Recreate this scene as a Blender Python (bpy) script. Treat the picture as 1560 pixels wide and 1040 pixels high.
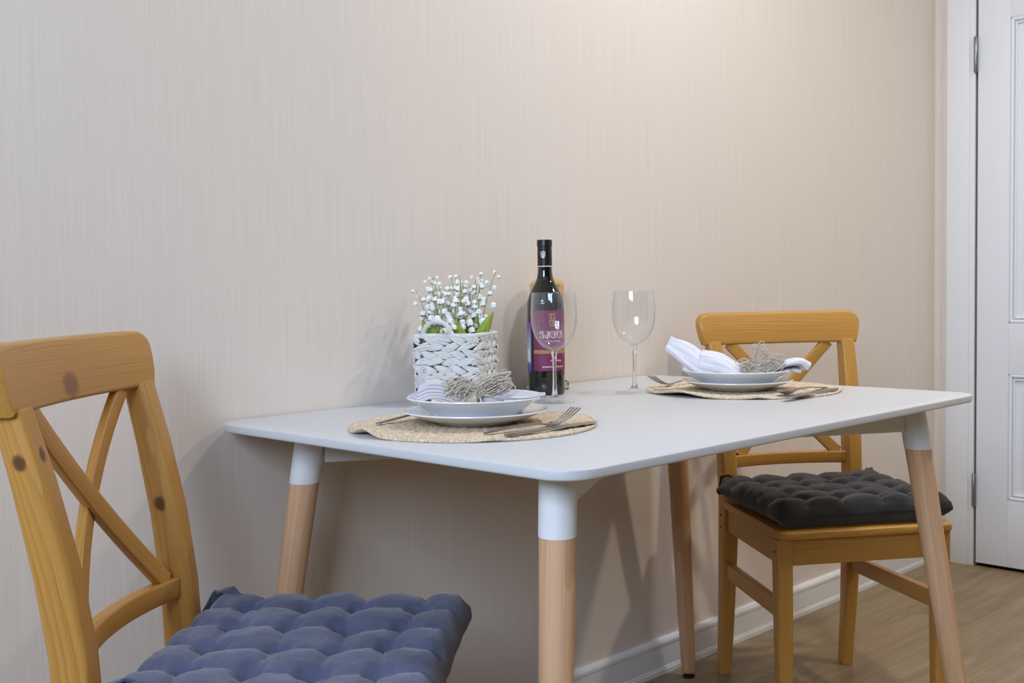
import bpy, bmesh, math, random
from mathutils import Vector, Matrix, noise as mnoise
PI = math.pi
R = math.radians
random.seed(7)
S = bpy.context.scene
COL = S.collection
for o in list(bpy.data.objects):
    bpy.data.objects.remove(o)

# ------------------------------------------------------------------ camera
CAM = Vector((-0.9945, -1.7064, 0.9755))
YAW, ROLL, PITCH, FPX = 0.7897, -0.0155, -0.0505, 1722.0
fw = Vector((math.sin(YAW), math.cos(YAW), 0)); rt = Vector((math.cos(YAW), -math.sin(YAW), 0)); up = Vector((0, 0, 1))
fw, up = fw*math.cos(PITCH) + up*math.sin(PITCH), up*math.cos(PITCH) - fw*math.sin(PITCH)
rt, up = rt*math.cos(ROLL) + up*math.sin(ROLL), up*math.cos(ROLL) - rt*math.sin(ROLL)
cd = bpy.data.cameras.new('camera'); cam = bpy.data.objects.new('camera', cd); COL.objects.link(cam)
cam.matrix_world = Matrix(((rt.x, up.x, -fw.x, CAM.x), (rt.y, up.y, -fw.y, CAM.y), (rt.z, up.z, -fw.z, CAM.z), (0, 0, 0, 1)))
cd.sensor_width = 36; cd.lens = FPX/1560*36; cd.clip_start = 0.02; cd.clip_end = 60
cd.dof.use_dof = True; cd.dof.focus_distance = 1.85; cd.dof.aperture_fstop = 11.0
S.camera = cam

# ------------------------------------------------------------------ world, lights, exposure
S.view_settings.view_transform = 'Standard'; S.view_settings.look = 'None'
S.view_settings.exposure = 0.0; S.view_settings.gamma = 1.0; S.view_settings.use_curve_mapping = False
S.cycles.use_denoising = True
S.cycles.max_bounces = 10; S.cycles.transparent_max_bounces = 16
S.cycles.caustics_reflective = False; S.cycles.caustics_refractive = False
S.cycles.sample_clamp_indirect = 6
w = bpy.data.worlds.new('world'); S.world = w; w.use_nodes = True
nt = w.node_tree; sky = nt.nodes.new('ShaderNodeTexSky'); sky.sky_type = 'NISHITA'; sky.sun_disc = False
sky.sun_elevation = R(35); sky.sun_rotation = R(40)
nt.links.new(sky.outputs[0], nt.nodes['Background'].inputs[0]); nt.nodes['Background'].inputs[1].default_value = 0.25

def area(name, loc, target, size, sizey, power, color, shape='RECTANGLE', spread=PI):
    l = bpy.data.lights.new(name, 'AREA'); l.shape = shape; l.size = size
    if shape in ('RECTANGLE', 'ELLIPSE'): l.size_y = sizey
    l.energy = power; l.color = color; l.spread = spread
    o = bpy.data.objects.new(name, l); COL.objects.link(o); o.location = loc
    o.rotation_euler = (Vector(target) - Vector(loc)).to_track_quat('-Z', 'Y').to_euler()
    return o
area('window_daylight', (-2.52, -1.75, 1.95), (0, -1.6, 1.2), 1.45, 1.05, 95, (0.64, 0.79, 1.0))
area('ceiling_lamp', (1.15, -0.75, 2.58), (1.15, -0.70, 0), 0.16, 0.16, 15.6, (0.95, 0.99, 1.05), 'DISK')
area('ceiling_lamp', (2.0, -1.75, 2.58), (2.0, -1.75, 0), 0.16, 0.16, 21, (1.0, 0.90, 0.72), 'DISK')

# ------------------------------------------------------------------ helpers
def lin(r, g, b):
    f = lambda c: (c/255/12.92) if c <= 10 else ((c/255 + 0.055)/1.055)**2.4
    return (f(r), f(g), f(b), 1)

def empty(name, loc=(0, 0, 0), rz=0.0, label=None, cat=None, group=None):
    o = bpy.data.objects.new(name, None); COL.objects.link(o); o.location = loc; o.rotation_euler = (0, 0, rz)
    o.empty_display_size = 0.05
    tag(o, label, cat, group); return o
def tag(o, label=None, cat=None, group=None, kind=None):
    if label: o['label'] = label
    if cat: o['category'] = cat
    if group: o['group'] = group
    if kind: o['kind'] = kind
    return o

class MB:
    """collects vertices and faces for ONE mesh object"""
    def __init__(s): s.v = []; s.f = []; s.g = []
    def add(s, vs, fs, gs=None):
        n = len(s.v); s.v += [tuple(p) for p in vs]; s.f += [tuple(i+n for i in f) for f in fs]
        s.g += list(gs) if gs else [tuple(p) for p in vs]
        return s
    def build(s, name, mat, parent=None, smooth=True, angle=40, loc=None):
        me = bpy.data.meshes.new(name); me.from_pydata(s.v, [], s.f); me.validate(); me.update()
        if len(s.g) == len(me.vertices):
            a = me.attributes.new('grain', 'FLOAT_VECTOR', 'POINT')
            a.data.foreach_set('vector', [c for p in s.g for c in p])
        bm = bmesh.new(); bm.from_mesh(me); bmesh.ops.recalc_face_normals(bm, faces=bm.faces); bm.to_mesh(me); bm.free()
        if smooth:
            me.polygons.foreach_set('use_smooth', [True]*len(me.polygons))
            try: me.set_sharp_from_angle(angle=R(angle))
            except Exception: pass
        o = bpy.data.objects.new(name, me); COL.objects.link(o)
        for m in (mat if isinstance(mat, (list, tuple)) else [mat]): me.materials.append(m)
        if parent: o.parent = parent
        if loc: o.location = loc
        return o

def grain_of(vs, org, ax):
    """coordinates along / across a piece of timber"""
    ax = Vector(ax).normalized(); h = Vector((0, 0, 1)) if abs(ax.z) < 0.8 else Vector((1, 0, 0))
    a = ax.cross(h).normalized(); b = ax.cross(a)
    return [((Vector(p)-Vector(org)).dot(ax), (Vector(p)-Vector(org)).dot(a), (Vector(p)-Vector(org)).dot(b)) for p in vs]

def rrect(w, d, r, n=3):
    """rounded rectangle outline (a,b)"""
    r = min(r, w*0.49, d*0.49); out = []
    for cx, cy, a0 in ((w/2-r, d/2-r, 0), (-w/2+r, d/2-r, 90), (-w/2+r, -d/2+r, 180), (w/2-r, -d/2+r, 270)):
        for k in range(n+1):
            a = R(a0 + 90*k/n); out.append((cx + r*math.cos(a), cy + r*math.sin(a)))
    return out

def loft(rings, cap=True, close=False):
    n = len(rings[0]); vs = [p for r in rings for p in r]; fs = []
    m = len(rings)
    for i in range(m if close else m-1):
        for j in range(n):
            fs.append((i*n+j, i*n+(j+1) % n, ((i+1) % m)*n+(j+1) % n, ((i+1) % m)*n+j))
    if cap and not close:
        fs.append(tuple(range(n-1, -1, -1))); fs.append(tuple(range((m-1)*n, m*n)))
    return vs, fs

def bar(mb, path, side, ws, ds, r=0.004, org=None, ax=None, ease=0.0025, n=3, flat=False):
    """rectangular timber swept along path; ws across 'side', ds across the other; flat keeps the sections upright"""
    P = [Vector(p) for p in path]; side = Vector(side).normalized(); m = len(P)
    ws = ws if isinstance(ws, (list, tuple)) else [ws]*m; ds = ds if isinstance(ds, (list, tuple)) else [ds]*m
    rings = []; gs = []; acc = 0.0
    ax = ax or (P[-1]-P[0])
    def ring(p, t, w_, d_):
        nn = t.cross(side).normalized(); s2 = nn.cross(t).normalized() if not flat else side
        return [p + s2*a + nn*b for a, b in rrect(w_, d_, r, n)], [(a, b) for a, b in rrect(w_, d_, r, n)]
    for i, p in enumerate(P):
        t = (P[min(i+1, m-1)] - P[max(i-1, 0)])
        if flat: t = t - side*t.dot(side)
        t.normalize()
        if i: acc += (P[i]-P[i-1]).length
        if i == 0 and ease:
            q, ab = ring(p, t, ws[0]-2*ease, ds[0]-2*ease); rings.append(q); gs += [(acc, a, b) for a, b in ab]
            q, ab = ring(p+t*ease, t, ws[0], ds[0]); rings.append(q); gs += [(acc, a, b) for a, b in ab]
        elif i == m-1 and ease:
            q, ab = ring(p-t*ease, t, ws[i], ds[i]); rings.append(q); gs += [(acc, a, b) for a, b in ab]
            q, ab = ring(p, t, ws[i]-2*ease, ds[i]-2*ease); rings.append(q); gs += [(acc, a, b) for a, b in ab]
        else:
            q, ab = ring(p, t, ws[i], ds[i]); rings.append(q); gs += [(acc, a, b) for a, b in ab]
    vs, fs = loft(rings); mb.add(vs, fs, gs); return mb

def box(mb, lo, hi, bev=0.0, ax=(1, 0, 0)):
    bm = bmesh.new(); bmesh.ops.create_cube(bm, size=1)
    for v in bm.verts: v.co = Vector([(lo[i]+hi[i])/2 + v.co[i]*(hi[i]-lo[i]) for i in range(3)])
    if bev: bmesh.ops.bevel(bm, geom=list(bm.edges), offset=bev, segments=2, affect='EDGES', profile=0.7)
    bm.verts.index_update(); vs = [v.co.copy() for v in bm.verts]; fs = [[v.index for v in f.verts] for f in bm.faces]; bm.free()
    mb.add(vs, fs, grain_of(vs, lo, ax)); return mb

def tube(mb, path, rad, n=6, cap=True):
    P = [Vector(p) for p in path]; m = len(P); rads = rad if isinstance(rad, (list, tuple)) else [rad]*m
    t0 = (P[1]-P[0]).normalized(); a = t0.orthogonal().normalized(); rings = []; gs = []; acc = 0
    for i, p in enumerate(P):
        t = (P[min(i+1, m-1)]-P[max(i-1, 0)])
        if t.length < 1e-9: t = t0.copy()
        t.normalize(); a = (a - t*a.dot(t)); a = a.normalized() if a.length > 1e-6 else t.orthogonal().normalized(); b = t.cross(a)
        if i: acc += (P[i]-P[i-1]).length
        rings.append([p + (a*math.cos(2*PI*k/n) + b*math.sin(2*PI*k/n))*rads[i] for k in range(n)])
        gs += [(acc, rads[i]*math.cos(2*PI*k/n), rads[i]*math.sin(2*PI*k/n)) for k in range(n)]
    vs, fs = loft(rings, cap); mb.add(vs, fs, gs); return mb

def lathe(mb, prof, n=48, cx=0, cy=0, close=False):
    rings = [[(cx + r*math.cos(2*PI*k/n), cy + r*math.sin(2*PI*k/n), z) for k in range(n)] for r, z in prof]
    vs, fs = loft(rings, cap=not close, close=close); mb.add(vs, fs); return mb

def round_poly(pts, rad, n=8):
    out = []; m = len(pts)
    for i in range(m):
        p = Vector(pts[i]); a = (Vector(pts[i-1])-p).normalized(); b = (Vector(pts[(i+1) % m])-p).normalized()
        r = rad[i] if isinstance(rad, (list, tuple)) else rad
        half = a.angle(b)/2; d = r/math.tan(half); c = p + (a+b).normalized()*(r/math.sin(half))
        s = p + a*d - c; e = p + b*d - c; a0 = math.atan2(s.y, s.x); a1 = math.atan2(e.y, e.x); da = (a1-a0+PI) % (2*PI)-PI
        out += [(c.x + r*math.cos(a0+da*k/n), c.y + r*math.sin(a0+da*k/n)) for k in range(n+1)]
    return out

def slab(mb, outline, z0, z1, bt=0.003, bb=0.003, ax=(1, 0, 0)):
    """outline (counter-clockwise) extruded, its edges eased"""
    m = len(outline); nrm = []
    for i in range(m):
        a = Vector(outline[i-1]); b = Vector(outline[(i+1) % m]); t = (b-a).normalized(); nrm.append(Vector((-t.y, t.x)))
    def off(d, z): return [(outline[i][0]+nrm[i].x*d, outline[i][1]+nrm[i].y*d, z) for i in range(m)]
    rings = [off(bb, z0)] + [off(bb*(1-math.sin(k*PI/6)), z0+bb*(1-math.cos(k*PI/6))) for k in (1, 2, 3)]
    rings += [off(bt*(1-math.sin(k*PI/6)), z1-bt*(1-math.cos(k*PI/6))) for k in (3, 2, 1)] + [off(bt, z1)]
    vs, fs = loft(rings); mb.add(vs, fs, grain_of(vs, (0, 0, 0), ax)); return mb

# ------------------------------------------------------------------ materials
def new_mat(name):
    m = bpy.data.materials.new(name); m.use_nodes = True; t = m.node_tree
    return m, t, t.nodes['Principled BSDF']
def nd(t, typ, **kw):
    n = t.nodes.new(typ)
    for k, v in kw.items():
        if k.startswith('i_'):
            key = k[2:]; n.inputs[int(key) if key.isdigit() else key.replace('_', ' ')].default_value = v
        else: setattr(n, k, v)
    return n
def ramp(t, fac, stops):
    r = t.nodes.new('ShaderNodeValToRGB'); e = r.color_ramp.elements
    while len(e) < len(stops): e.new(0.5)
    for el, (p, c) in zip(e, stops): el.position = p; el.color = c
    t.links.new(fac, r.inputs[0]); return r.outputs[0]
def mth(t, op, a, b=None, c=None, clamp=False):
    n = t.nodes.new('ShaderNodeMath'); n.operation = op; n.use_clamp = clamp
    for i, x in enumerate((a, b, c)):
        if x is None: continue
        if isinstance(x, (int, float)): n.inputs[i].default_value = x
        else: t.links.new(x, n.inputs[i])
    return n.outputs[0]
def mixc(t, fac, a, b, mode='MIX'):
    n = t.nodes.new('ShaderNodeMix'); n.data_type = 'RGBA'; n.blend_type = mode
    for i, x in ((0, fac), (6, a), (7, b)):
        if isinstance(x, (int, float, tuple)): n.inputs[i].default_value = x
        else: t.links.new(x, n.inputs[i])
    return n.outputs[2]
def bump(t, bsdf, h, strength, dist):
    b = nd(t, 'ShaderNodeBump'); b.inputs['Strength'].default_value = strength; b.inputs['Distance'].default_value = dist
    t.links.new(h, b.inputs['Height']); t.links.new(b.outputs[0], bsdf.inputs['Normal'])
def plain(name, rgb, rough=0.5, spec=0.5, metal=0.0, coat=0.0):
    m, t, b = new_mat(name); b.inputs['Base Color'].default_value = lin(*rgb); b.inputs['Roughness'].default_value = rough
    b.inputs['Specular IOR Level'].default_value = spec; b.inputs['Metallic'].default_value = metal; b.inputs['Coat Weight'].default_value = coat
    return m
def mapped(t, src, scale, loc=(0, 0, 0)):
    n = t.nodes.new('ShaderNodeMapping'); n.inputs['Scale'].default_value = scale; n.inputs['Location'].default_value = loc
    t.links.new(src, n.inputs[0]); return n.outputs[0]
def attr(t, name='grain'):
    n = t.nodes.new('ShaderNodeAttribute'); n.attribute_name = name; return n.outputs['Vector']

def wood(name, light, mid, dark, ring=34.0, rough=0.42, seed=0.0, knots=(), pores=0.25, coat=0.15, contrast=1.0, straight=1.0):
    """timber cut along the part: growth rings drawn out along the grain, fine pores, optional knots at (along, a, b, radius, colour)"""
    m, t, b = new_mat(name); g = attr(t)
    info = t.nodes.new('ShaderNodeObjectInfo')
    rnd = nd(t, 'ShaderNodeVectorMath', operation='SCALE'); t.links.new(g, rnd.inputs[0]); rnd.inputs[3].default_value = 1.0
    offs = nd(t, 'ShaderNodeCombineXYZ'); t.links.new(mth(t, 'MULTIPLY', info.outputs['Random'], 7.0), offs.inputs[0])
    t.links.new(mth(t, 'MULTIPLY', info.outputs['Random'], 3.1), offs.inputs[1]); offs.inputs[2].default_value = seed
    gg = nd(t, 'ShaderNodeVectorMath', operation='ADD'); t.links.new(rnd.outputs[0], gg.inputs[0]); t.links.new(offs.outputs[0], gg.inputs[1])
    G = gg.outputs[0]
    warp = nd(t, 'ShaderNodeTexNoise', i_Scale=1.0, i_Detail=2.0); t.links.new(mapped(t, G, (1.5, 13, 13)), warp.inputs['Vector'])
    sg = nd(t, 'ShaderNodeSeparateXYZ'); t.links.new(G, sg.inputs[0])
    lin_ = mth(t, 'ADD', mth(t, 'MULTIPLY', sg.outputs[1], ring*5.5*straight), mth(t, 'MULTIPLY', sg.outputs[2], ring*2.6*straight))
    rings = mth(t, 'ADD', mth(t, 'MULTIPLY', warp.outputs['Fac'], ring*0.28), lin_)
    saw = mth(t, 'FRACT', rings)
    tri = mth(t, 'POWER', saw, 2.2)
    fib = nd(t, 'ShaderNodeTexNoise', i_Scale=1.0, i_Detail=3.0); t.links.new(mapped(t, G, (6, 420, 420)), fib.inputs['Vector'])
    big = nd(t, 'ShaderNodeTexNoise', i_Scale=1.0, i_Detail=2.0); t.links.new(mapped(t, G, (3, 22, 22)), big.inputs['Vector'])
    c = mixc(t, mth(t, 'MULTIPLY', tri, 0.75*contrast, clamp=True), lin(*light), lin(*mid))
    c = mixc(t, mth(t, 'MULTIPLY', big.outputs['Fac'], 0.45*contrast, clamp=True), c, lin(*mid))
    c = mixc(t, mth(t, 'MULTIPLY', mth(t, 'SUBTRACT', fib.outputs['Fac'], 0.5, clamp=True), pores*4, clamp=True), c, lin(*dark))
    for (al, ka, kb, kr, kc) in knots:
        sub = nd(t, 'ShaderNodeVectorMath', operation='SUBTRACT'); t.links.new(g, sub.inputs[0]); sub.inputs[1].default_value = (al, ka, kb)
        sc = nd(t, 'ShaderNodeVectorMath', operation='MULTIPLY'); t.links.new(sub.outputs[0], sc.inputs[0]); sc.inputs[1].default_value = (0.75/kr, 1/kr, 1/kr)
        nz = nd(t, 'ShaderNodeTexNoise', i_Scale=90.0, i_Detail=2.0); t.links.new(g, nz.inputs['Vector'])
        ln = nd(t, 'ShaderNodeVectorMath', operation='LENGTH'); t.links.new(sc.outputs[0], ln.inputs[0])
        d = mth(t, 'ADD', ln.outputs['Value'], mth(t, 'MULTIPLY', mth(t, 'SUBTRACT', nz.outputs['Fac'], 0.5), 0.5))
        k = ramp(t, d, [(0.0, (1, 1, 1, 1)), (0.62, (0.9, 0.9, 0.9, 1)), (1.0, (0, 0, 0, 1))])
        c = mixc(t, k, c, lin(*kc))
    t.links.new(c, b.inputs['Base Color']); b.inputs['Roughness'].default_value = rough; b.inputs['Coat Weight'].default_value = coat
    b.inputs['Coat Roughness'].default_value = 0.3
    bump(t, b, fib.outputs['Fac'], 0.12, 0.0006)
    return m

PINE = dict(light=(204, 151, 74), mid=(172, 118, 48), dark=(118, 74, 28), contrast=0.9)
M_pine = wood('pine_honey', **PINE)
M_beech = wood('beech', (225, 183, 146), (208, 160, 120), (166, 116, 76), ring=20, straight=0.35, pores=0.35, coat=0.05, rough=0.5)
M_mill = wood('mill_wood', (222, 186, 128), (196, 152, 92), (150, 108, 60), ring=16)
M_white = plain('white_lacquer', (210, 212, 216), 0.34, 0.5)
M_sleeve = plain('white_powder_coat', (238, 239, 242), 0.45)
M_trim = plain('white_trim_paint', (236, 237, 240), 0.45)
M_door = plain('white_door_paint', (234, 236, 242), 0.42)
M_china = plain('white_porcelain', (238, 239, 241), 0.12, 0.5, coat=0.4)
M_steel = plain('brushed_steel', (165, 162, 158), 0.28, 0.5, 1.0)
M_hinge = plain('satin_nickel', (150, 150, 152), 0.38, 0.5, 1.0)
M_black = plain('black_plastic', (22, 22, 24), 0.35)
M_bolt = plain('dark_bolt', (38, 30, 24), 0.5, 0.5, 0.6)
M_ceil = plain('ceiling_paint', (218, 215, 210), 0.9, 0.2)
M_front = plain('low_bounce_wall', (62, 57, 53), 0.8, 0.3)  # unseen front wall, colour made dark to cut bounced light under the table
M_capsule = plain('black_foil', (20, 20, 24), 0.38, 0.5)
M_silver = plain('silver_foil', (226, 220, 210), 0.35, 0.5, 0.3)
M_raffia_c = (214, 208, 192)

def wallpaper(name):
    m, t, b = new_mat(name); geo = nd(t, 'ShaderNodeNewGeometry'); p = geo.outputs['Position']
    a = nd(t, 'ShaderNodeTexNoise', i_Scale=1.0, i_Detail=2.0, i_Roughness=0.6); t.links.new(mapped(t, p, (260, 260, 5)), a.inputs['Vector'])
    c = nd(t, 'ShaderNodeTexNoise', i_Scale=1.0, i_Detail=2.0); t.links.new(mapped(t, p, (70, 70, 0.7)), c.inputs['Vector'])
    s = mth(t, 'ADD', mth(t, 'MULTIPLY', a.outputs['Fac'], 0.75), mth(t, 'MULTIPLY', c.outputs['Fac'], 0.25))
    col = ramp(t, s, [(0.36, lin(224, 212, 202)), (0.50, lin(227, 215, 205)), (0.64, lin(230, 218, 208))])
    t.links.new(col, b.inputs['Base Color']); b.inputs['Roughness'].default_value = 0.62; b.inputs['Specular IOR Level'].default_value = 0.35
    bump(t, b, s, 0.05, 0.001); return m
M_wall = wallpaper('vertical_line_wallpaper')

def planks_mat():
    m, t, b = new_mat('laminate_oak'); g = attr(t); info = t.nodes.new('ShaderNodeObjectInfo')
    off = nd(t, 'ShaderNodeCombineXYZ'); t.links.new(mth(t, 'MULTIPLY', info.outputs['Random'], 19.0), off.inputs[0]); t.links.new(mth(t, 'MULTIPLY', info.outputs['Random'], 5.0), off.inputs[1])
    ad = nd(t, 'ShaderNodeVectorMath', operation='ADD'); t.links.new(g, ad.inputs[0]); t.links.new(off.outputs[0], ad.inputs[1]); G = ad.outputs[0]
    n1 = nd(t, 'ShaderNodeTexNoise', i_Scale=1.0, i_Detail=4.0, i_Roughness=0.6, i_Distortion=0.6); t.links.new(mapped(t, G, (2.2, 24, 1)), n1.inputs['Vector'])
    n2 = nd(t, 'ShaderNodeTexNoise', i_Scale=1.0, i_Detail=2.0); t.links.new(mapped(t, G, (9, 150, 1)), n2.inputs['Vector'])
    c = ramp(t, n1.outputs['Fac'], [(0.3, lin(126, 106, 76)), (0.5, lin(143, 123, 91)), (0.7, lin(160, 139, 107))])
    c = mixc(t, mth(t, 'MULTIPLY', mth(t, 'SUBTRACT', n2.outputs['Fac'], 0.52, clamp=True), 2.5, clamp=True), c, lin(124, 98, 68))
    c = mixc(t, mth(t, 'MULTIPLY', info.outputs['Random'], 0.22), c, lin(140, 114, 82))
    t.links.new(c, b.inputs['Base Color']); b.inputs['Roughness'].default_value = 0.42
    bump(t, b, n2.outputs['Fac'], 0.1, 0.0005); return m
M_plank = planks_mat()

def fabric(name, c1, c2, scale=900, strength=0.25, rough=0.95):
    m, t, b = new_mat(name); tc = nd(t, 'ShaderNodeTexCoord'); p = tc.outputs['Object']
    n1 = nd(t, 'ShaderNodeTexNoise', i_Scale=scale, i_Detail=2.0); t.links.new(p, n1.inputs['Vector'])
    n2 = nd(t, 'ShaderNodeTexNoise', i_Scale=26.0, i_Detail=4.0); t.links.new(p, n2.inputs['Vector'])
    f = mth(t, 'ADD', mth(t, 'MULTIPLY', n1.outputs['Fac'], 0.5), mth(t, 'MULTIPLY', n2.outputs['Fac'], 0.5))
    t.links.new(ramp(t, f, [(0.36, lin(*c1)), (0.64, lin(*c2))]), b.inputs['Base Color'])
    b.inputs['Roughness'].default_value = rough; b.inputs['Specular IOR Level'].default_value = 0.15
    b.inputs['Sheen Weight'].default_value = 0.25; b.inputs['Sheen Roughness'].default_value = 0.5
    bump(t, b, n1.outputs['Fac'], strength, 0.0008); return m
M_cush_daylit = fabric('cushion_cotton_daylit', (70, 74, 98), (92, 96, 122))  # cushion cotton with the cool window light put into its colour
M_cush_shaded = fabric('cushion_cotton_shaded', (46, 46, 48), (64, 64, 66))  # the same cotton, darkened and greyed in colour for shade and warm light

def napkin_mat(name, base, stripe, dens, amount):
    m, t, b = new_mat(name); g = attr(t)
    sep = nd(t, 'ShaderNodeSeparateXYZ'); t.links.new(g, sep.inputs[0])
    nz = nd(t, 'ShaderNodeTexNoise', i_Scale=1.0, i_Detail=1.0); t.links.new(mapped(t, g, (0.5, dens*0.25, 1)), nz.inputs['Vector'])
    s = mth(t, 'FRACT', mth(t, 'MULTIPLY', sep.outputs[1], dens))
    line = mth(t, 'LESS_THAN', s, 0.34)
    grp = mth(t, 'GREATER_THAN', nz.outputs['Fac'], 0.44)
    k = mth(t, 'MULTIPLY', mth(t, 'MULTIPLY', line, grp), amount)
    t.links.new(mixc(t, k, lin(*base), lin(*stripe)), b.inputs['Base Color'])
    b.inputs['Roughness'].default_value = 0.9; b.inputs['Specular IOR Level'].default_value = 0.2
    w_ = nd(t, 'ShaderNodeTexNoise', i_Scale=700.0, i_Detail=1.0); tc = nd(t, 'ShaderNodeTexCoord'); t.links.new(tc.outputs['Object'], w_.inputs['Vector'])
    bump(t, b, w_.outputs['Fac'], 0.2, 0.0006); return m
M_nap_stripe = napkin_mat('striped_linen', (214, 210, 214), (140, 136, 166), 46, 0.65)
M_nap_white = napkin_mat('pale_linen', (228, 226, 233), (176, 174, 206), 14, 0.25)

def raffia_mat():
    m, t, b = new_mat('raffia'); tc = nd(t, 'ShaderNodeTexCoord')
    n = nd(t, 'ShaderNodeTexNoise', i_Scale=160.0, i_Detail=2.0); t.links.new(tc.outputs['Object'], n.inputs['Vector'])
    t.links.new(ramp(t, n.outputs['Fac'], [(0.3, lin(172, 160, 145)), (0.7, lin(220, 209, 195))]), b.inputs['Base Color'])
    b.inputs['Roughness'].default_value = 0.6; return m
M_raffia = raffia_mat()

def jute_mat():
    m, t, b = new_mat('braided_jute'); tc = nd(t, 'ShaderNodeTexCoord'); p = tc.outputs['Object']
    n = nd(t, 'ShaderNodeTexNoise', i_Scale=330.0, i_Detail=3.0, i_Roughness=0.7); t.links.new(p, n.inputs['Vector'])
    n2 = nd(t, 'ShaderNodeTexVoronoi', i_Scale=230.0); t.links.new(p, n2.inputs['Vector'])
    f = mth(t, 'ADD', mth(t, 'MULTIPLY', n.outputs['Fac'], 0.7), mth(t, 'MULTIPLY', n2.outputs['Distance'], 0.4))
    t.links.new(ramp(t, f, [(0.3, lin(176, 150, 120)), (0.52, lin(210, 188, 160)), (0.72, lin(236, 222, 202))]), b.inputs['Base Color'])
    b.inputs['Roughness'].default_value = 0.85; bump(t, b, f, 0.6, 0.003); return m
M_jute = jute_mat()

def seagrass_mat():
    m, t, b = new_mat('whitewashed_seagrass'); g = attr(t)
    n = nd(t, 'ShaderNodeTexNoise', i_Scale=1.0, i_Detail=3.0); t.links.new(mapped(t, g, (60, 700, 700)), n.inputs['Vector'])
    t.links.new(ramp(t, n.outputs['Fac'], [(0.32, lin(196, 194, 190)), (0.5, lin(228, 227, 225)), (0.7, lin(240, 240, 240))]), b.inputs['Base Color'])
    b.inputs['Roughness'].default_value = 0.6; bump(t, b, n.outputs['Fac'], 0.5, 0.0012); return m
M_seagrass = seagrass_mat()

def thin_glass(name, tint=(1, 1, 1, 1), ior=1.5, edge_light=0.0):
    m = bpy.data.materials.new(name); m.use_nodes = True; t = m.node_tree; t.nodes.remove(t.nodes['Principled BSDF'])
    out = t.nodes['Material Output']; tr = nd(t, 'ShaderNodeBsdfTransparent'); tr.inputs[0].default_value = tint
    gl = nd(t, 'ShaderNodeBsdfGlossy'); gl.inputs['Roughness'].default_value = 0.02
    lw = nd(t, 'ShaderNodeLayerWeight', i_Blend=0.5); mx = nd(t, 'ShaderNodeMixShader')
    f0 = ((ior-1)/(ior+1))**2; fac = mth(t, 'MULTIPLY_ADD', mth(t, 'POWER', lw.outputs['Facing'], 5.0), 1-f0, f0)
    t.links.new(fac, mx.inputs[0]); t.links.new(tr.outputs[0], mx.inputs[1]); t.links.new(gl.outputs[0], mx.inputs[2]); t.links.new(mx.outputs[0], out.inputs[0])
    if edge_light:      # white painted in at grazing angles, standing in for bright edge reflections
        df = nd(t, 'ShaderNodeBsdfDiffuse'); df.inputs[0].default_value = (0.9, 0.92, 0.94, 1); m2 = nd(t, 'ShaderNodeMixShader')
        t.links.new(mth(t, 'MULTIPLY_ADD', mth(t, 'POWER', lw.outputs['Facing'], 3.0), edge_light, 0.012), m2.inputs[0])
        t.links.new(mx.outputs[0], m2.inputs[1]); t.links.new(df.outputs[0], m2.inputs[2]); t.links.new(m2.outputs[0], out.inputs[0])
    return m
M_glass_thin = thin_glass('clear_thin_glass', (0.99, 0.992, 0.992, 1), 1.5, 0.16)
M_glass_foot = thin_glass('clear_foot_glass', (0.985, 0.99, 0.99, 1), 1.5, 0.22)
M_pane = thin_glass('window_glass', (0.98, 0.99, 0.99, 1), 1.3)
M_glass, _t, _b = new_mat('clear_solid_glass'); _b.inputs['Transmission Weight'].default_value = 1.0; _b.inputs['Roughness'].default_value = 0.0
_b.inputs['Base Color'].default_value = (0.97, 0.98, 0.98, 1); _b.inputs['IOR'].default_value = 1.48
M_bottle, _t, _b = new_mat('dark_wine_bottle_glass'); _b.inputs['Base Color'].default_value = (0.006, 0.008, 0.007, 1); _b.inputs['Roughness'].default_value = 0.06
_b.inputs['Specular IOR Level'].default_value = 0.6; _b.inputs['Coat Weight'].default_value = 0.3
M_leaf, _t, _b = new_mat('leaf_green'); _g = attr(_t)
_n = nd(_t, 'ShaderNodeTexNoise', i_Scale=1.0, i_Detail=2.0); _t.links.new(mapped(_t, _g, (20, 400, 1)), _n.inputs['Vector'])
_t.links.new(ramp(_t, _n.outputs['Fac'], [(0.3, lin(126, 154, 46)), (0.7, lin(178, 200, 84))]), _b.inputs['Base Color']); _b.inputs['Roughness'].default_value = 0.5
M_stem = plain('stem_green', (150, 160, 72), 0.5)
M_bell = plain('white_petal', (246, 246, 244), 0.5)
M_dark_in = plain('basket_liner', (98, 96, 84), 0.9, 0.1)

# ------------------------------------------------------------------ the room
XC, XL, YF, ZC = 2.7977, -2.45, -4.0, 2.6
def struct(o): o['kind'] = 'structure'; return o
fl = MB(); box(fl, (XL-0.1, YF-0.1, -0.08), (XC+0.1, 0.1, -0.006)); floor = struct(fl.build('floor', plain('floor_base', (70, 58, 44), 0.8), smooth=False))
PW, PL = 0.192, 1.285
row = 0; y = -0.016
while y > YF:
    y1 = max(y-PW, YF); x = XL + (-(row*0.43*PL) % PL) - PL
    while x < XC:
        a, b = max(x, XL), min(x+PL, XC)
        if b - a > 0.02:
            m = MB(); box(m, (a+0.0003, y1+0.0003, -0.006), (b-0.0003, y-0.0003, 0.0), 0.0005)
            m.build('plank', M_plank, floor, smooth=False)
        x += PL
    y = y1; row += 1

m = MB(); box(m, (XL-0.1, 0.0, -0.08), (XC+0.1, 0.1, ZC)); struct(m.build('wall_back', M_wall, smooth=False))
m = MB(); box(m, (XL-0.1, YF-0.1, ZC), (XC+0.1, 0.1, ZC+0.08)); struct(m.build('ceiling', M_ceil, smooth=False))
m = MB(); box(m, (XL-0.1, YF-0.1, -0.08), (XC+0.1, YF, ZC)); struct(m.build('wall_front', M_front, smooth=False))
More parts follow.
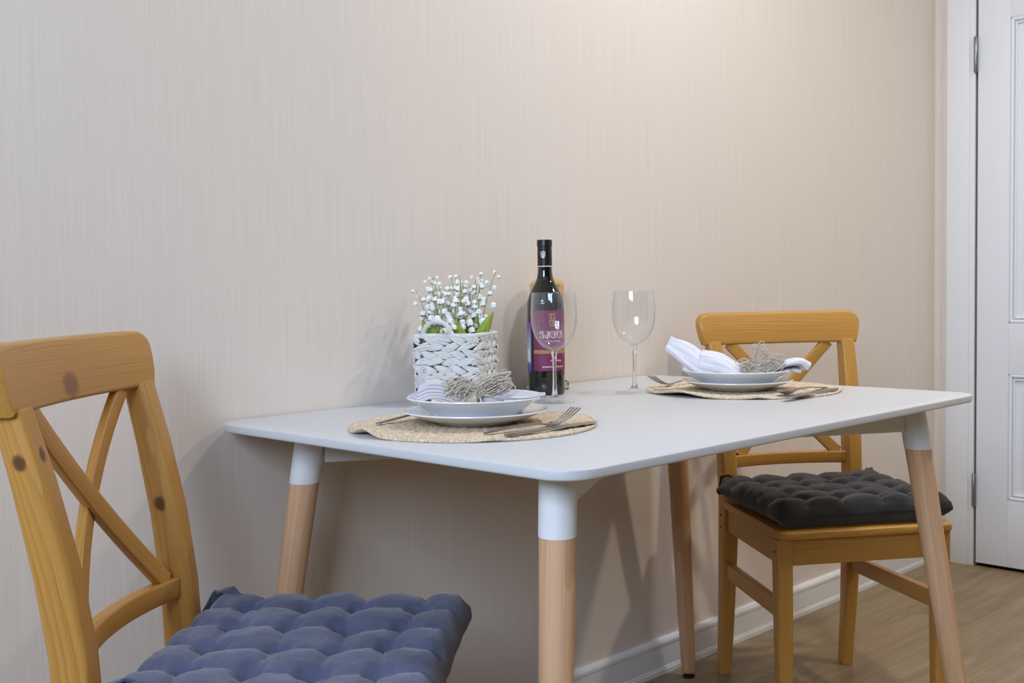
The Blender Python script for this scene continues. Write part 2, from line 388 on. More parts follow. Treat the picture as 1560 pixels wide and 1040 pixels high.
# right wall with the door opening (door between y = -0.148 and y = -0.95)
DY0, DY1, DZ = -0.132, -0.965, 2.03
m = MB(); box(m, (XC, DY0, -0.08), (XC+0.1, 0.1, ZC)); box(m, (XC, YF-0.1, -0.08), (XC+0.1, DY1, ZC)); box(m, (XC, DY1, DZ), (XC+0.1, DY0, ZC))
box(m, (XC+0.1, DY1-0.1, -0.08), (XC+0.12, DY0+0.1, ZC))
struct(m.build('wall_right', M_wall, smooth=False))
# left wall with the window opening
WY0, WY1, WZ0, WZ1 = -0.97, -2.53, 1.36, 2.5
m = MB(); box(m, (XL-0.1, WY0, -0.08), (XL, 0.1, ZC)); box(m, (XL-0.1, YF-0.1, -0.08), (XL, WY1, ZC))
box(m, (XL-0.1, WY1, -0.08), (XL, WY0, WZ0)); box(m, (XL-0.1, WY1, WZ1), (XL, WY0, ZC)); struct(m.build('wall_left', M_wall, smooth=False))
m = MB(); f = 0.05
box(m, (XL-0.05, WY1, WZ0), (XL+0.004, WY1+f, WZ1), 0.003); box(m, (XL-0.05, WY0-f, WZ0), (XL+0.004, WY0, WZ1), 0.003)
box(m, (XL-0.05, WY1+f, WZ0), (XL+0.004, WY0-f, WZ0+f), 0.003); box(m, (XL-0.05, WY1+f, WZ1-f), (XL+0.004, WY0-f, WZ1), 0.003)
yc = (WY0+WY1)/2; box(m, (XL-0.05, yc-0.04, WZ0+f), (XL+0.004, yc+0.04, WZ1-f), 0.003)
win = struct(m.build('window_1', M_trim))
for a, b in ((WY1+f, yc-0.04), (yc+0.04, WY0-f)):
    m = MB(); box(m, (XL-0.028, a, WZ0+f), (XL-0.022, b, WZ1-f)); m.build('pane', M_pane, win, smooth=False)

# skirting board: profile along the back wall, the bead at the top and the small step near the floor
def skirting(name, path_a, path_b, outn):
    prof = [(0.0, 0.0), (0.016, 0.0), (0.016, 0.012), (0.0145, 0.014), (0.0145, 0.017), (0.013, 0.019), (0.013, 0.070), (0.0145, 0.073), (0.0145, 0.080), (0.011, 0.086), (0.006, 0.089), (0.0, 0.089)]
    A = Vector(path_a); B = Vector(path_b); n = Vector(outn)
    rings = [[p + n*d + Vector((0, 0, z)) for d, z in prof] for p in (A, B)]
    vs, fs = loft(rings); mm = MB(); mm.add(vs, fs); return struct(mm.build(name, M_trim, angle=25))
skirting('baseboard_back', (XL, 0, 0), (XC, 0, 0), (0, -1, 0))
skirting('baseboard_right', (XC, -0.017, 0), (XC, -0.046, 0), (-1, 0, 0))

# door casing: flat board with a stepped inner edge
m = MB()
box(m, (XC-0.014, -0.122, 0.0), (XC, -0.047, DZ+0.07), 0.002); box(m, (XC-0.009, -0.140, 0.0), (XC, -0.122, DZ+0.01), 0.002)
box(m, (XC-0.014, DY1-0.075, 0.0), (XC, DY1, DZ+0.07), 0.002); box(m, (XC-0.014, DY1, DZ), (XC, -0.122, DZ+0.07), 0.002)
struct(m.build('trim_1', M_trim))
# door leaf: stiles and rails proud, panels sunk behind a bead
LX = XC - 0.006; LY0, LY1 = -0.148, -0.955
PY0, PY1 = -0.252, -0.851
ZB, ZT = 0.012, 2.02
leaf = MB()
rows = [(0.235, 0.655), (0.822, 1.815)]
box(leaf, (LX, PY0, ZB), (LX+0.036, LY0, ZT), 0.0015); box(leaf, (LX, LY1, ZB), (LX+0.036, PY1, ZT), 0.0015)
zz = [ZB] + [z for r_ in rows for z in r_] + [ZT]
for k in range(0, len(zz), 2): box(leaf, (LX, PY1, zz[k]), (LX+0.036, PY0, zz[k+1]), 0.0015)
door = struct(leaf.build('door_1', M_door))
for z0, z1 in rows:
    m = MB(); box(m, (LX+0.010, PY1-0.005, z0-0.005), (LX+0.03, PY0+0.005, z1+0.005))
    box(m, (LX+0.0045, PY1+0.05, z0+0.05), (LX+0.012, PY0-0.05, z1-0.05), 0.006); m.build('door_panel', M_door, door)
    m = MB()
    for rr, of in ((0.007, 0.006), (0.004, 0.018)):
        q = [(LX+0.006, PY1+of, z0+of), (LX+0.006, PY0-of, z0+of), (LX+0.006, PY0-of, z1-of), (LX+0.006, PY1+of, z1-of)]
        for i in range(4): tube(m, [q[i], q[(i+1) % 4]], rr, 10)
    m.build('bead_moulding', M_door, door)
for z0, z1 in ((1.655, 1.768), (0.205, 0.312)):
    m = MB(); lathe(m, [(0.0, z0-0.004), (0.004, z0-0.003), (0.0065, z0), (0.0065, z1), (0.004, z1+0.003), (0.0, z1+0.004)], 16, XC-0.0125, -0.1425)
    for k in range(1, 4):
        z = z0 + (z1-z0)*k/4; lathe(m, [(0.0064, z-0.0012), (0.0069, z-0.001), (0.0069, z+0.001), (0.0064, z+0.0012)], 16, XC-0.0125, -0.1425, close=True)
    m.build('hinge', M_hinge, door)

# ------------------------------------------------------------------ the table
TW, TD, TG, TH = 1.2006, 0.8082, 0.004, 0.75
TC = Vector((TW/2, -TG-TD/2, 0))
table = empty('dining_table', TC, 0, 'white rectangular dining table with rounded corners on splayed wooden legs', 'table')
m = MB(); a, b = TW/2, TD/2
slab(m, round_poly([(-a, -b), (a, -b), (a, b), (-a, b)], 0.052, 12), TH-0.0142, TH, 0.0022, 0.0035); m.build('table_top', M_white, table)
legs = dict(FL=(0.096, 0.105, 0.027, 0.065), BL=(0.120, 0.115, 0.035, 0.038), BR=(0.078, 0.130, -0.058, 0.067), FR=(0.098, 0.097, 0.026, 0.007))
tops = {}
ZS, ZTOP = 0.645, 0.7358
for k, (ix, iy, bx, by) in legs.items():
    X = (lambda v: v) if k[1] == 'L' else (lambda v: TW-v); Y = (lambda v: -TG-v) if k[0] == 'B' else (lambda v: -TG-TD+v)
    A = Vector((X(ix), Y(iy), 0.735)) - TC; B = Vector((X(bx), Y(by), 0.0)) - TC
    at = lambda z: A + (B-A)*((0.735-z)/0.735)
    tops[k] = A
    def cone(mm, zr, n=32):
        ax = (A-B).normalized()
        rings = [[(at(z).x + r*math.cos(2*PI*i/n), at(z).y + r*math.sin(2*PI*i/n), z) for i in range(n)] for z, r in zr]
        vs, fs = loft(rings); mm.add(vs, fs, grain_of(vs, B, ax)); return mm
    lg = cone(MB(), [(0.0125, 0.0145), (0.014, 0.0165), (0.02, 0.0175), (0.2, 0.0200), (0.4, 0.0226), (ZS, 0.0250)]).build('leg', M_beech, table)
    cone(MB(), [(ZS-0.0005, 0.0240), (ZS, 0.0255), (ZS+0.002, 0.0257), (ZTOP-0.004, 0.0257), (ZTOP, 0.0257)]).build('leg_sleeve', M_sleeve, lg)
    g = MB(); lathe(g, [(0.0, 0.0), (0.0135, 0.0), (0.0155, 0.002), (0.0150, 0.006), (0.008, 0.008), (0.006, 0.0126), (0.0, 0.0126)], 20, at(0.006).x, at(0.006).y); g.build('foot_glide', M_black, lg)
for a, b in (('FL', 'BR'), ('FR', 'BL')):
    m = MB(); bz = 0.0 if a == 'FL' else 0.0
    p, q = tops[a].copy(), tops[b].copy(); d = (q-p).normalized(); p += d*0.02; q -= d*0.02
    p.z = q.z = 0.7073; dd = 0.024 if a == 'FL' else 0.0238
    bar(m, [p, q], (0, 0, 1), 0.0565, dd, 0.002, ease=0.001); m.build('frame_beam', M_sleeve, table)

# ------------------------------------------------------------------ chairs
def make_chair(loc, rz, label, mats, scale=1.0):
    """x to the sitter's right, y to the front"""
    root = empty('dining_chair', loc, rz, label, 'chair', 'honey pine dining chairs'); root.scale = (scale, scale, scale)
    P = lambda k: mats.get(k, M_pine)
    ZSEAT = 0.445
    posty = [(-0.232, 0.0), (-0.214, 0.16), (-0.200, 0.34), (-0.197, 0.44), (-0.202, 0.54), (-0.216, 0.64), (-0.237, 0.74), (-0.258, 0.822)]
    for s in (-1, 1):
        path = [(s*(0.163 if z < 0.5 else 0.163+0.014*(z-0.5)/0.32), y, z) for y, z in posty]
        m = MB(); bar(m, path, (1, 0, 0), [0.030, 0.033, 0.037, 0.037, 0.037, 0.037, 0.036, 0.034], [0.030, 0.036, 0.044, 0.047, 0.046, 0.044, 0.040, 0.036], 0.006)
        post = m.build('back_post', P('post_r' if s > 0 else 'post_l'), root)
        for zb in (0.405, 0.375):
            m = MB(); tube(m, [(s*0.1813, -0.200, zb), (s*0.1825, -0.200, zb)], 0.0032, 10); m.build('bolt', M_bolt, post)
        m = MB(); bar(m, [(s*0.182, 0.164, 0.0), (s*0.183, 0.163, 0.2), (s*0.184, 0.160, 0.427)], (1, 0, 0), [0.028, 0.033, 0.035], [0.028, 0.033, 0.035], 0.004)
        leg = m.build('front_leg', P('leg'), root)
        m = MB(); tube(m, [(s*0.2010, 0.160, 0.398), (s*0.2022, 0.160, 0.398)], 0.0032, 10); m.build('bolt', M_bolt, leg)
        m = MB(); bar(m, [(s*0.181, 0.145, 0.3975), (s*0.164, -0.180, 0.3975)], (0, 0, 1), 0.059, 0.020, 0.002); m.build('side_apron', P('apron'), root)
        m = MB(); bar(m, [(s*0.181, 0.150, 0.268), (s*0.164, -0.190, 0.268)], (0, 0, 1), 0.038, 0.020, 0.003); m.build('stretcher', P('apron'), root)
    m = MB(); bar(m, [(-0.168, 0.163, 0.3975), (0.168, 0.163, 0.3975)], (0, 0, 1), 0.059, 0.020, 0.002); m.build('front_apron', P('apron'), root)
    m = MB(); bar(m, [(-0.148, -0.186, 0.3975), (0.148, -0.186, 0.3975)], (0, 0, 1), 0.059, 0.020, 0.002); m.build('rear_apron', P('apron'), root)
    m = MB(); slab(m, round_poly([(-0.1435, -0.212), (0.1435, -0.212), (0.1435, -0.170), (0.187, -0.170), (0.205, 0.194), (-0.205, 0.194), (-0.187, -0.170), (-0.1435, -0.170)], [0.004, 0.004, 0.003, 0.006, 0.022, 0.022, 0.006, 0.003], 6), 0.427, ZSEAT, 0.006, 0.004)
    m.build('seat', P('seat'), root)
    # curved top rail, upper corners rounded, ends raked in towards the bottom
    wt, hr, zt = 0.215, 0.080, 0.897
    cy = lambda x, y0, sag: y0 - sag*(1-(x/wt)**2)
    xs = [-1, -0.997, -0.985, -0.965, -0.94, -0.90, -0.86] + [-0.8+0.1*i for i in range(17)] + [0.86, 0.90, 0.94, 0.965, 0.985, 0.997, 1]
    rings = []; gs = []
    for u in xs:
        x = u*wt; e = wt - abs(x); rc = 0.028
        top = zt - (rc - math.sqrt(max(rc*rc-(rc-e)**2, 0)) if e < rc else 0.0); top -= 0.0
        bot = (zt-hr) + ((0.011-e)/0.011*(hr-rc-0.006) if e < 0.011 else 0)
        if top - bot < 0.006: top = bot + 0.006
        t = Vector((1, 2*0.024*x/wt**2, 0)).normalized(); n_ = Vector((-t.y, t.x, 0))
        th = 0.027 if e > 0.004 else 0.027*(0.7+0.3*e/0.004)
        lean = lambda z: 0.0 - (z-(zt-hr))*0.20
        c = Vector((x, cy(x, -0.252, 0.024), 0)); h = top-bot
        rr = rrect(h, th, 0.006, 3)
        ring = []
        for (a_, b_) in rr:
            z = bot + h/2 + a_; p = c + n_*(b_); ring.append((p.x, p.y + lean(z), z)); gs.append((x, a_, b_))
        rings.append(ring)
    vs, fs = loft(rings); m = MB(); m.add(vs, fs, gs); m.build('top_rail', P('rail'), root, angle=35)
    # lower back rail, bowed like the top one
    zl = 0.534; n = 13
    path = [(x, -0.203 - 0.024*(1-(x/0.15)**2), zl) for x in [-0.149 + 0.298*i/(n-1) for i in range(n)]]
    m = MB(); bar(m, path, (0, 0, 1), 0.029, 0.021, 0.003, ease=0.0); m.build('lower_rail', P('apron'), root)
    # crossed slats
    for s in (-1, 1):
        path = []
        for i in range(13):
            f = i/12; x = s*(-0.132 + 0.262*f); z = 0.820 + (0.546-0.820)*f
            yb = -0.2095 + (-0.2655+0.2095)*(1-f); bow = 0.014*(1-(2*f-1)**2)
            path.append((x, yb - bow - (0.0045 if s > 0 else -0.0045)*(1-(2*f-1)**2), z))
        side = Vector((math.sin(math.atan2(0.274, 0.262*s)), 0, 0)); d = Vector(path[-1])-Vector(path[0]); side = d.cross(Vector((0, 1, 0)))
        m = MB(); bar(m, path, side, 0.028, 0.0125, 0.0025, ease=0.0); m.build('cross_slat', P('slat'), root)
    return root

knot_dark = (92, 52, 26); knot_red = (136, 82, 38)
left_mats = dict(post_r=wood('pine_knotty_post', **PINE, seed=1.3, knots=[(0.772, 0.018, 0.000, 0.009, knot_dark), (0.775, 0.000, 0.020, 0.008, knot_dark)]),
                 post_l=wood('pine_knotty_inner', **PINE, seed=2.1, knots=[(0.655, 0.018, -0.003, 0.010, knot_dark)]),
                 rail=wood('pine_cathedral_rail', **PINE, seed=4.2, ring=60, knots=[(0.014, -0.020, 0.012, 0.019, knot_red)]))
LCH, LRZ = (-0.1736, -0.471, 0), -2.4347
RCH, RRZ = (1.343, -0.403, 0), 2.541
chair_near = make_chair(LCH, LRZ, 'pine cross-back chair with a daylight-tinted blue cushion, at the table end by the camera', left_mats, 1.0208)
chair_far = make_chair(RCH, RRZ, 'pine cross-back chair with a shade-darkened grey cushion, at the table end nearest the door', {})

def make_cushion(loc, rz, label, mat, seed, dims, name='seat_cushion', tie_side=-1, flip=False):
    root = empty(name, loc, rz, label, 'cushion', 'tufted chair cushions')
    ax_, ay_, H0, y0 = dims; N = 112; vs_t = {}; mb = MB(); K = 5
    def pos(s, t, top):
        mx = max(abs(s), abs(t)); 
        if mx < 1e-6: d = (0, 0); f_ = 0; g_ = 1
        else:
            d = (s/mx, t/mx)
            if mx < 0.80: f_ = mx/0.80*0.88; g_ = 1.0
            else:
                q = (mx-0.80)/0.20*PI/2; f_ = 0.88 + 0.12*math.sin(q); g_ = math.cos(q)
        u, v = d[0]*f_, d[1]*f_
        cr = (u*u*v*v); u *= 1+0.02*cr; v *= 1+0.02*cr
        nz = Vector((u*2.2+seed, v*2.2, seed)); wu = u + 0.075*mnoise.noise(nz); wv = v + 0.075*mnoise.noise(nz+Vector((7, 3, 1)))
        cu, cv = abs(math.sin(PI*K/2*(wu+1)*0.98)), abs(math.sin(PI*K/2*(wv+1)*0.98))
        puff = (cu*cv)**0.30; edge = max(0.0, min(1.0, (1-mx)/0.12))
        node = math.exp(-((1-abs(math.cos(PI*K/2*(wu+1)*0.98)))**2+(1-abs(math.cos(PI*K/2*(wv+1)*0.98)))**2)/0.05)
        inner = 1.0 if mx < 0.78 else max(0.0, 1-(mx-0.78)/0.16)
        dip = (0.013*(1-puff) + 0.016*node)*inner
        # seams that run over the border between the outer puffs
        seam = 0.006*((1-cu**0.6 if abs(t) > abs(s) else 1-cv**0.6))*max(0.0, min(1.0, (mx-0.7)/0.15))
        rad = 1 - seam*1.6 + 0.012*mnoise.noise(Vector((u*3, v*3, seed+4)))
        zc = 0.42*H0
        if top: z = zc + (H0-zc)*g_*(1+0.10*mnoise.noise(Vector((u*1.6, v*1.6, seed+9)))) - dip - seam*0.8*g_
        else:
            z = zc*(1-g_); tuck = 1-0.09*math.sin(PI*min(1, (1-mx)/0.35)) if mx > 0.65 else 1.0; u *= tuck; v *= tuck
        x_, y_ = u*ax_*rad, y0 + v*ay_*rad
        wr = 0.0011*mnoise.noise(Vector((u*26, v*26, seed+2))) + 0.0030*mnoise.noise(Vector((u*4.5, v*4.5, seed+6)))
        return (x_, y_, z + (wr if top else 0))
    idx = {}; V = []
    for top in (True, False):
        for i in range(N+1):
            for j in range(N+1):
                bd = i in (0, N) or j in (0, N)
                if not top and bd: idx[(i, j, False)] = idx[(i, j, True)]; continue
                idx[(i, j, top)] = len(V); V.append(pos(2*i/N-1, 2*j/N-1, top))
    F = []
    for i in range(N):
        for j in range(N):
            a = [(i, j), (i+1, j), (i+1, j+1), (i, j+1)]
            F.append([idx[(p, q, True)] for p, q in a]); F.append([idx[(p, q, False)] for p, q in reversed(a)])
    mb.add(V, F); mb.build('cushion_body', mat, root, angle=180)
    # stitched tufts
    for i in range(1, K):
        for j in range(1, K):
            u, v = (2*i/K-1)/0.98, (2*j/K-1)/0.98; p = pos(u/0.88*0.8, v/0.88*0.8, True)
            m = MB(); lathe(m, [(0.0, p[2]+0.0005), (0.003, p[2]+0.001), (0.004, p[2]-0.001), (0.0, p[2]-0.002)], 8, p[0], p[1]); m.build('tuft_stitch', mat, root)
    # fabric ties at the back corners, one knotted round the post
    for s in (-1, 1):
        m = MB(); cx, cyy = s*ax_*0.90, y0-ay_*0.92
        pts = [(cx-s*0.02, cyy+0.03, H0*0.80), (cx, cyy+0.006, H0*1.02), (cx+s*0.012, cyy-0.014, H0*0.95), (cx+s*0.012, cyy-0.030, H0*0.55), (cx-s*0.002, cyy-0.040, H0*0.25)]
        path = []
        for i in range(len(pts)-1):
            for k in range(5): path.append(Vector(pts[i]).lerp(Vector(pts[i+1]), k/5))
        path.append(Vector(pts[-1])); bar(m, path, (s*0.5, 1, 0.3), 0.018, 0.004, 0.001, ease=0)
        lathe(m, [(0.0, 0.012), (0.007, 0.015), (0.010, 0.022), (0.007, 0.030), (0.0, 0.033)], 10, cx+s*0.010, cyy-0.034)
        m.build('tie_strap', mat, root)
    return root
def on_chair(ch, rz, x, y, z):
    c, s = math.cos(rz), math.sin(rz); return (ch[0]+c*x-s*y, ch[1]+s*x+c*y, z)
make_cushion(on_chair(LCH, LRZ, 0.0, 0.004, 0.4548), LRZ, 'daylight-tinted blue tufted cushion on the chair nearest the camera', M_cush_daylit, 1.0, (0.212, 0.188, 0.074, 0.024))
make_cushion(on_chair(RCH, RRZ, 0.0, 0.0, 0.4455), RRZ, 'shade-darkened grey tufted cushion on the chair near the door', M_cush_shaded, 5.0, (0.200, 0.172, 0.064, 0.010))

# ------------------------------------------------------------------ place settings
def make_mat(loc, label, seed, waves):
    root = empty('placemat', loc, 0, label, 'placemat', 'round jute placemats')
    Rr = 0.196; NR, NA = 66, 144; top = []; bot = []
    def lift(r, a):
        z = 0.0
        for (a0, wd, amp) in waves:
            d = (a-a0+PI) % (2*PI)-PI; z += amp*math.exp(-(d/wd)**2)*max(0, (r-0.11)/(Rr-0.11))**1.5
        return z
    for i in range(NR+1):
        f = i/NR; r = Rr*f; tr = []; br = []
        for j in range(NA):
            a = 2*PI*j/NA; rr = r*(1 + 0.012*mnoise.noise(Vector((math.cos(a)*2, math.sin(a)*2, seed)))*f)
            w_ = abs(math.sin(PI*f*15)); z = 0.0030 + 0.0012*w_ + 0.0007*math.sin(a*70*max(f, .15)+i*2.1) * w_ + lift(r, a)
            if i == NR: z = 0.0020 + lift(r, a)
            tr.append((rr*math.cos(a), rr*math.sin(a), z)); br.append((rr*math.cos(a)*0.999, rr*math.sin(a)*0.999, 0.0002 + lift(r, a)))
        top.append(tr); bot.append(br)
    rings = top + bot[::-6][:12]
    vs, fs = loft(rings); m = MB(); m.add(vs, fs); m.build('braided_disc', M_jute, root, angle=180)
    # a stitched edge cord
    m = MB(); tube(m, [(0.1955*math.cos(a)*(1 + 0.012*mnoise.noise(Vector((math.cos(a)*2, math.sin(a)*2, seed)))), 0.1955*math.sin(a)*(1 + 0.012*mnoise.noise(Vector((math.cos(a)*2, math.sin(a)*2, seed)))), 0.0024+lift(0.1955, a)) for a in [2*PI*k/144 for k in range(145)]], 0.0023, 6)
    m.build('edge_cord', M_jute, root)
    return root
MLC, MRC = (0.239, -0.392, TH), (0.992, -0.404, TH)
make_mat(MLC, 'braided jute placemat under the setting at the near end, beside the flower basket', 1.0, [(R(170), 0.15, 0.011), (R(235), 0.12, 0.002), (R(-30), 0.25, 0.004)])
make_mat(MRC, 'braided jute placemat under the setting at the door end of the table', 3.0, [(R(175), 0.28, 0.010), (R(222), 0.10, 0.003), (R(-60), 0.2, 0.006)])

def plate(name, loc, label, r, h, foot, well, group):
    o = MB(); t = 0.0035
    outer = [(0.0, 0.0015), (foot-0.004, 0.0015), (foot-0.002, 0.0), (foot, 0.0), (foot+0.003, 0.003)]
    for k in range(1, 9):
        f = k/8; outer.append((foot+0.003+(r-foot-0.003)*f, 0.003 + (h-0.005)*(f**1.25 if not well else f**0.75)))
    outer += [(r, h-0.0008), (r-0.0006, h)]
    inner = [(r-0.0025, h-0.0002)]
    for k in range(1, 9):
        f = k/8; inner.append((r-0.0035-(r-foot-0.005)*f, t + (h-t-0.001)*((1-f)**1.25 if not well else (1-f)**0.8)))
    inner += [(foot*0.6, t), (0.0, t)]
    lathe(o, outer+inner, 72); ob = o.build(name, M_china, None, angle=50, loc=loc); tag(ob, label, 'plate', group); return ob
LP = Vector((0.252, -0.386)); RPp = Vector((0.962, -0.412))
plate('dinner_plate', (LP.x, LP.y, TH+0.0053), 'wide white dinner plate lying directly on the placemat at the near end', 0.1165, 0.021, 0.065, False, 'white dinner plates')
plate('soup_plate', (LP.x-0.004, LP.y-0.004, TH+0.0100), 'deep white soup plate holding the striped napkin, in front of the flower basket', 0.1105, 0.0385, 0.062, True, 'white soup plates')
plate('dinner_plate', (RPp.x, RPp.y, TH+0.0053), 'wide white dinner plate lying on the placemat at the door end', 0.1120, 0.020, 0.062, False, 'white dinner plates')
plate('soup_plate', (RPp.x-0.006, RPp.y-0.004, TH+0.0100), 'deep white soup plate holding the plain pale napkin, at the door end', 0.1080, 0.0365, 0.060, True, 'white soup plates')

CR = Vector((math.cos(YAW), -math.sin(YAW), 0)); CF = Vector((math.sin(YAW), math.cos(YAW), 0))
NAPZ = math.atan2(CR.y, CR.x)       # napkins lie roughly square to the person taking the picture
def raffia(mb, pts, r=0.0007, n=5, jitter=0.0):
    """smooth strand through the points"""
    P = [Vector(p) + Vector((random.uniform(-1, 1), random.uniform(-1, 1), random.uniform(-1, 1)))*jitter for p in pts]
    P = [P[0]+(P[0]-P[1])] + P + [P[-1]+(P[-1]-P[-2])]; out = []
    for i in range(1, len(P)-2):
        for k in range(6):
            t = k/6; a, b, c, d = P[i-1:i+3]
            out.append(0.5*((2*b) + (c-a)*t + (2*a-5*b+4*c-d)*t*t + (3*b-a-3*c+d)*t**3))
    out.append(P[-2]); tube(mb, out, r, n)
def loop(mb, c, d, L, W, tilt, r=0.0007):
    """open petal-shaped loop that leaves and returns to c"""
    d = Vector(d).normalized(); s = d.cross(Vector(tilt)).normalized(); c = Vector(c)
    raffia(mb, [c, c+d*L*0.35+s*W*0.45, c+d*L*0.75+s*W*0.5, c+d*L*1.0, c+d*L*0.75-s*W*0.5, c+d*L*0.35-s*W*0.45, c], r, 5, 0.0022)

def sheet(mb, fn, nu, nv, th=0.0011):
    top = [[Vector(fn(i/nu, j/nv)) for j in range(nv+1)] for i in range(nu+1)]
    def nrm(i, j):
        a = top[min(i+1, nu)][j]-top[max(i-1, 0)][j]; b = top[i][min(j+1, nv)]-top[i][max(j-1, 0)]; n = a.cross(b)
        return n.normalized() if n.length > 1e-12 else Vector((0, 0, 1))
    V = []; G = []; F = []; W = nv+1
    for sgn in (1, -1):
        for i in range(nu+1):
            for j in range(nv+1): V.append(top[i][j]+nrm(i, j)*th*0.5*sgn); G.append((i/nu, j/nv, 0))
    o = (nu+1)*W
    for i in range(nu):
        for j in range(nv):
            F.append((i*W+j, (i+1)*W+j, (i+1)*W+j+1, i*W+j+1)); F.append((o+i*W+j, o+i*W+j+1, o+(i+1)*W+j+1, o+(i+1)*W+j))
    for i in range(nu):
        for j in (0, nv): F.append((i*W+j, (i+1)*W+j, o+(i+1)*W+j, o+i*W+j))
    for j in range(nv):
        for i in (0, nu): F.append((i*W+j, i*W+j+1, o+i*W+j+1, o+i*W+j))
    mb.add(V, F, G)
sm = lambda x: max(0.0, min(1.0, x))**2*(3-2*max(0.0, min(1.0, x)))

# near napkin: gathered in the middle, its left fan standing up, its right end lying over the rim
nl = empty('napkin', (LP.x-0.004, LP.y-0.004, TH+0.030), NAPZ, 'grey striped linen napkin with a thick raffia bow on the plate before the basket', 'napkin', 'folded napkins')
def lerp(a, b, t): return a + (b-a)*t
def fan_left(u, v):
    # u: 0 at the tie, 1 at the outer edge; v runs over the pleats
    W = lerp(0.066, 0.108, sm(u*1.1)); ph = v*2*PI*3.0+2.2
    H = lerp(0.016, 0.026, sm(u*1.4)); a = -0.006 - 0.084*u**0.9 - 0.008*u*math.cos(ph*0.5+0.4)
    up_ = 0.012*sm(u*1.6)*(0.55+0.45*math.sin(v*5.2+0.2)) - 0.006*sm((u-0.75)/0.25)
    z = 0.010 + up_ + H*(0.5+0.5*math.cos(ph))*(0.75+0.25*math.sin(v*9))
    z -= 0.024*(1-sm(v/0.09))*(1-sm((u-0.30)/0.45))      # the front hem tucks down into the plate
    return (a + 0.007*sm(u)*math.sin(ph), (v-0.5)*W*0.9 - 0.009, z)
def curl_left(u, v):
    # the outer fold standing on end like a leaf
    an = lerp(-0.9, 2.3, v); r_ = lerp(0.012, 0.017, u)
    return (-0.074 - 0.011*math.cos(an) - 0.010*u, -0.018 - r_*math.sin(an) + 0.008*u, 0.004 + 0.050*u - 0.010*(v-0.5)**2*4*u + 0.003*math.sin(v*11))
def fan_right(u, v):
    W = lerp(0.032, 0.074, sm(u*1.3)) * (1 - 0.55*sm((u-0.72)/0.28)); ph = v*2*PI*2.5+0.9; H = lerp(0.018, 0.006, sm(u*1.4)); a = 0.006 + 0.106*u
    z = 0.010 + H*(0.5+0.5*math.cos(ph)) + 0.006*sm((u-0.3)/0.7) + 0.008*math.sin(PI*min(1, u*1.15))*(1-abs(2*v-1)**2)
    return (a, (v-0.5)*W - 0.012*u - 0.006, z)
def fold_right(u, v):
    W = lerp(0.026, 0.046, sm(u*1.3)); a = 0.008 + 0.038*u; an = lerp(-1.2, 2.4, v)
    return (a, -0.022 - 0.012*math.cos(an)*lerp(0.8, 1.2, u) + 0.012*u, 0.012 + 0.012*lerp(0.7, 1.25, u)*math.sin(an) + 0.006*u)
def under(u, v):
    # the folded body that fills the well of the plate
    a = lerp(-0.072, 0.078, u); return (a, lerp(-0.046, 0.046, v)*math.sqrt(max(0.05, 1-(a/0.088)**2)), -0.0180 + 0.024*math.sin(PI*u)**0.4*math.sin(PI*v)**0.4 + 0.002*math.sin(v*30+u*4))
m = MB(); sheet(m, fan_left, 30, 60); sheet(m, curl_left, 18, 22); sheet(m, fan_right, 30, 48); sheet(m, fold_right, 16, 22); sheet(m, under, 24, 24); m.build('linen_cloth', M_nap_stripe, nl, angle=180)
m = MB(); random.seed(11)
C0 = Vector((0.004, -0.034, 0.028)); rj = lambda k: Vector((random.uniform(-k, k), random.uniform(-k, k)*0.6, random.uniform(-k, k)))
for k in range(30):      # the long loops that rise to one side
    loop(m, C0+rj(.007), (1, random.uniform(-.05, .35), random.uniform(0.15, 0.62)), random.uniform(0.034, 0.060), random.uniform(0.008, 0.022), (random.uniform(-.4, .4), 1, random.uniform(0.0, 0.8)), 0.00085)
for k in range(44):      # the dense loops on the other
    loop(m, C0+rj(.009), (-1, random.uniform(-.25, .15), random.uniform(-0.25, 0.40)), random.uniform(0.026, 0.058), random.uniform(0.012, 0.030), (random.uniform(-.4, .4), 1, random.uniform(0.0, 0.8)), 0.00085)
for k in range(24):      # loose ends hanging from the knot
    a = random.uniform(-0.026, 0.010)
    raffia(m, [C0, C0+Vector((a*0.4, -0.010, -0.004)), C0+Vector((a, -0.014, -0.014-random.uniform(0, .004))), C0+Vector((a*1.3, -0.016, -0.022))], 0.0008, 5, 0.0015)
for k in range(10):      # the turns round the cloth
    x = -0.006 + 0.0018*k
    raffia(m, [Vector((x, 0.034*math.cos(a)-0.004, 0.021*math.sin(a)+0.014)) for a in [2*PI*i/10 for i in range(11)]], 0.0009, 5, 0.0008)
m.build('raffia_bow', M_raffia, nl)

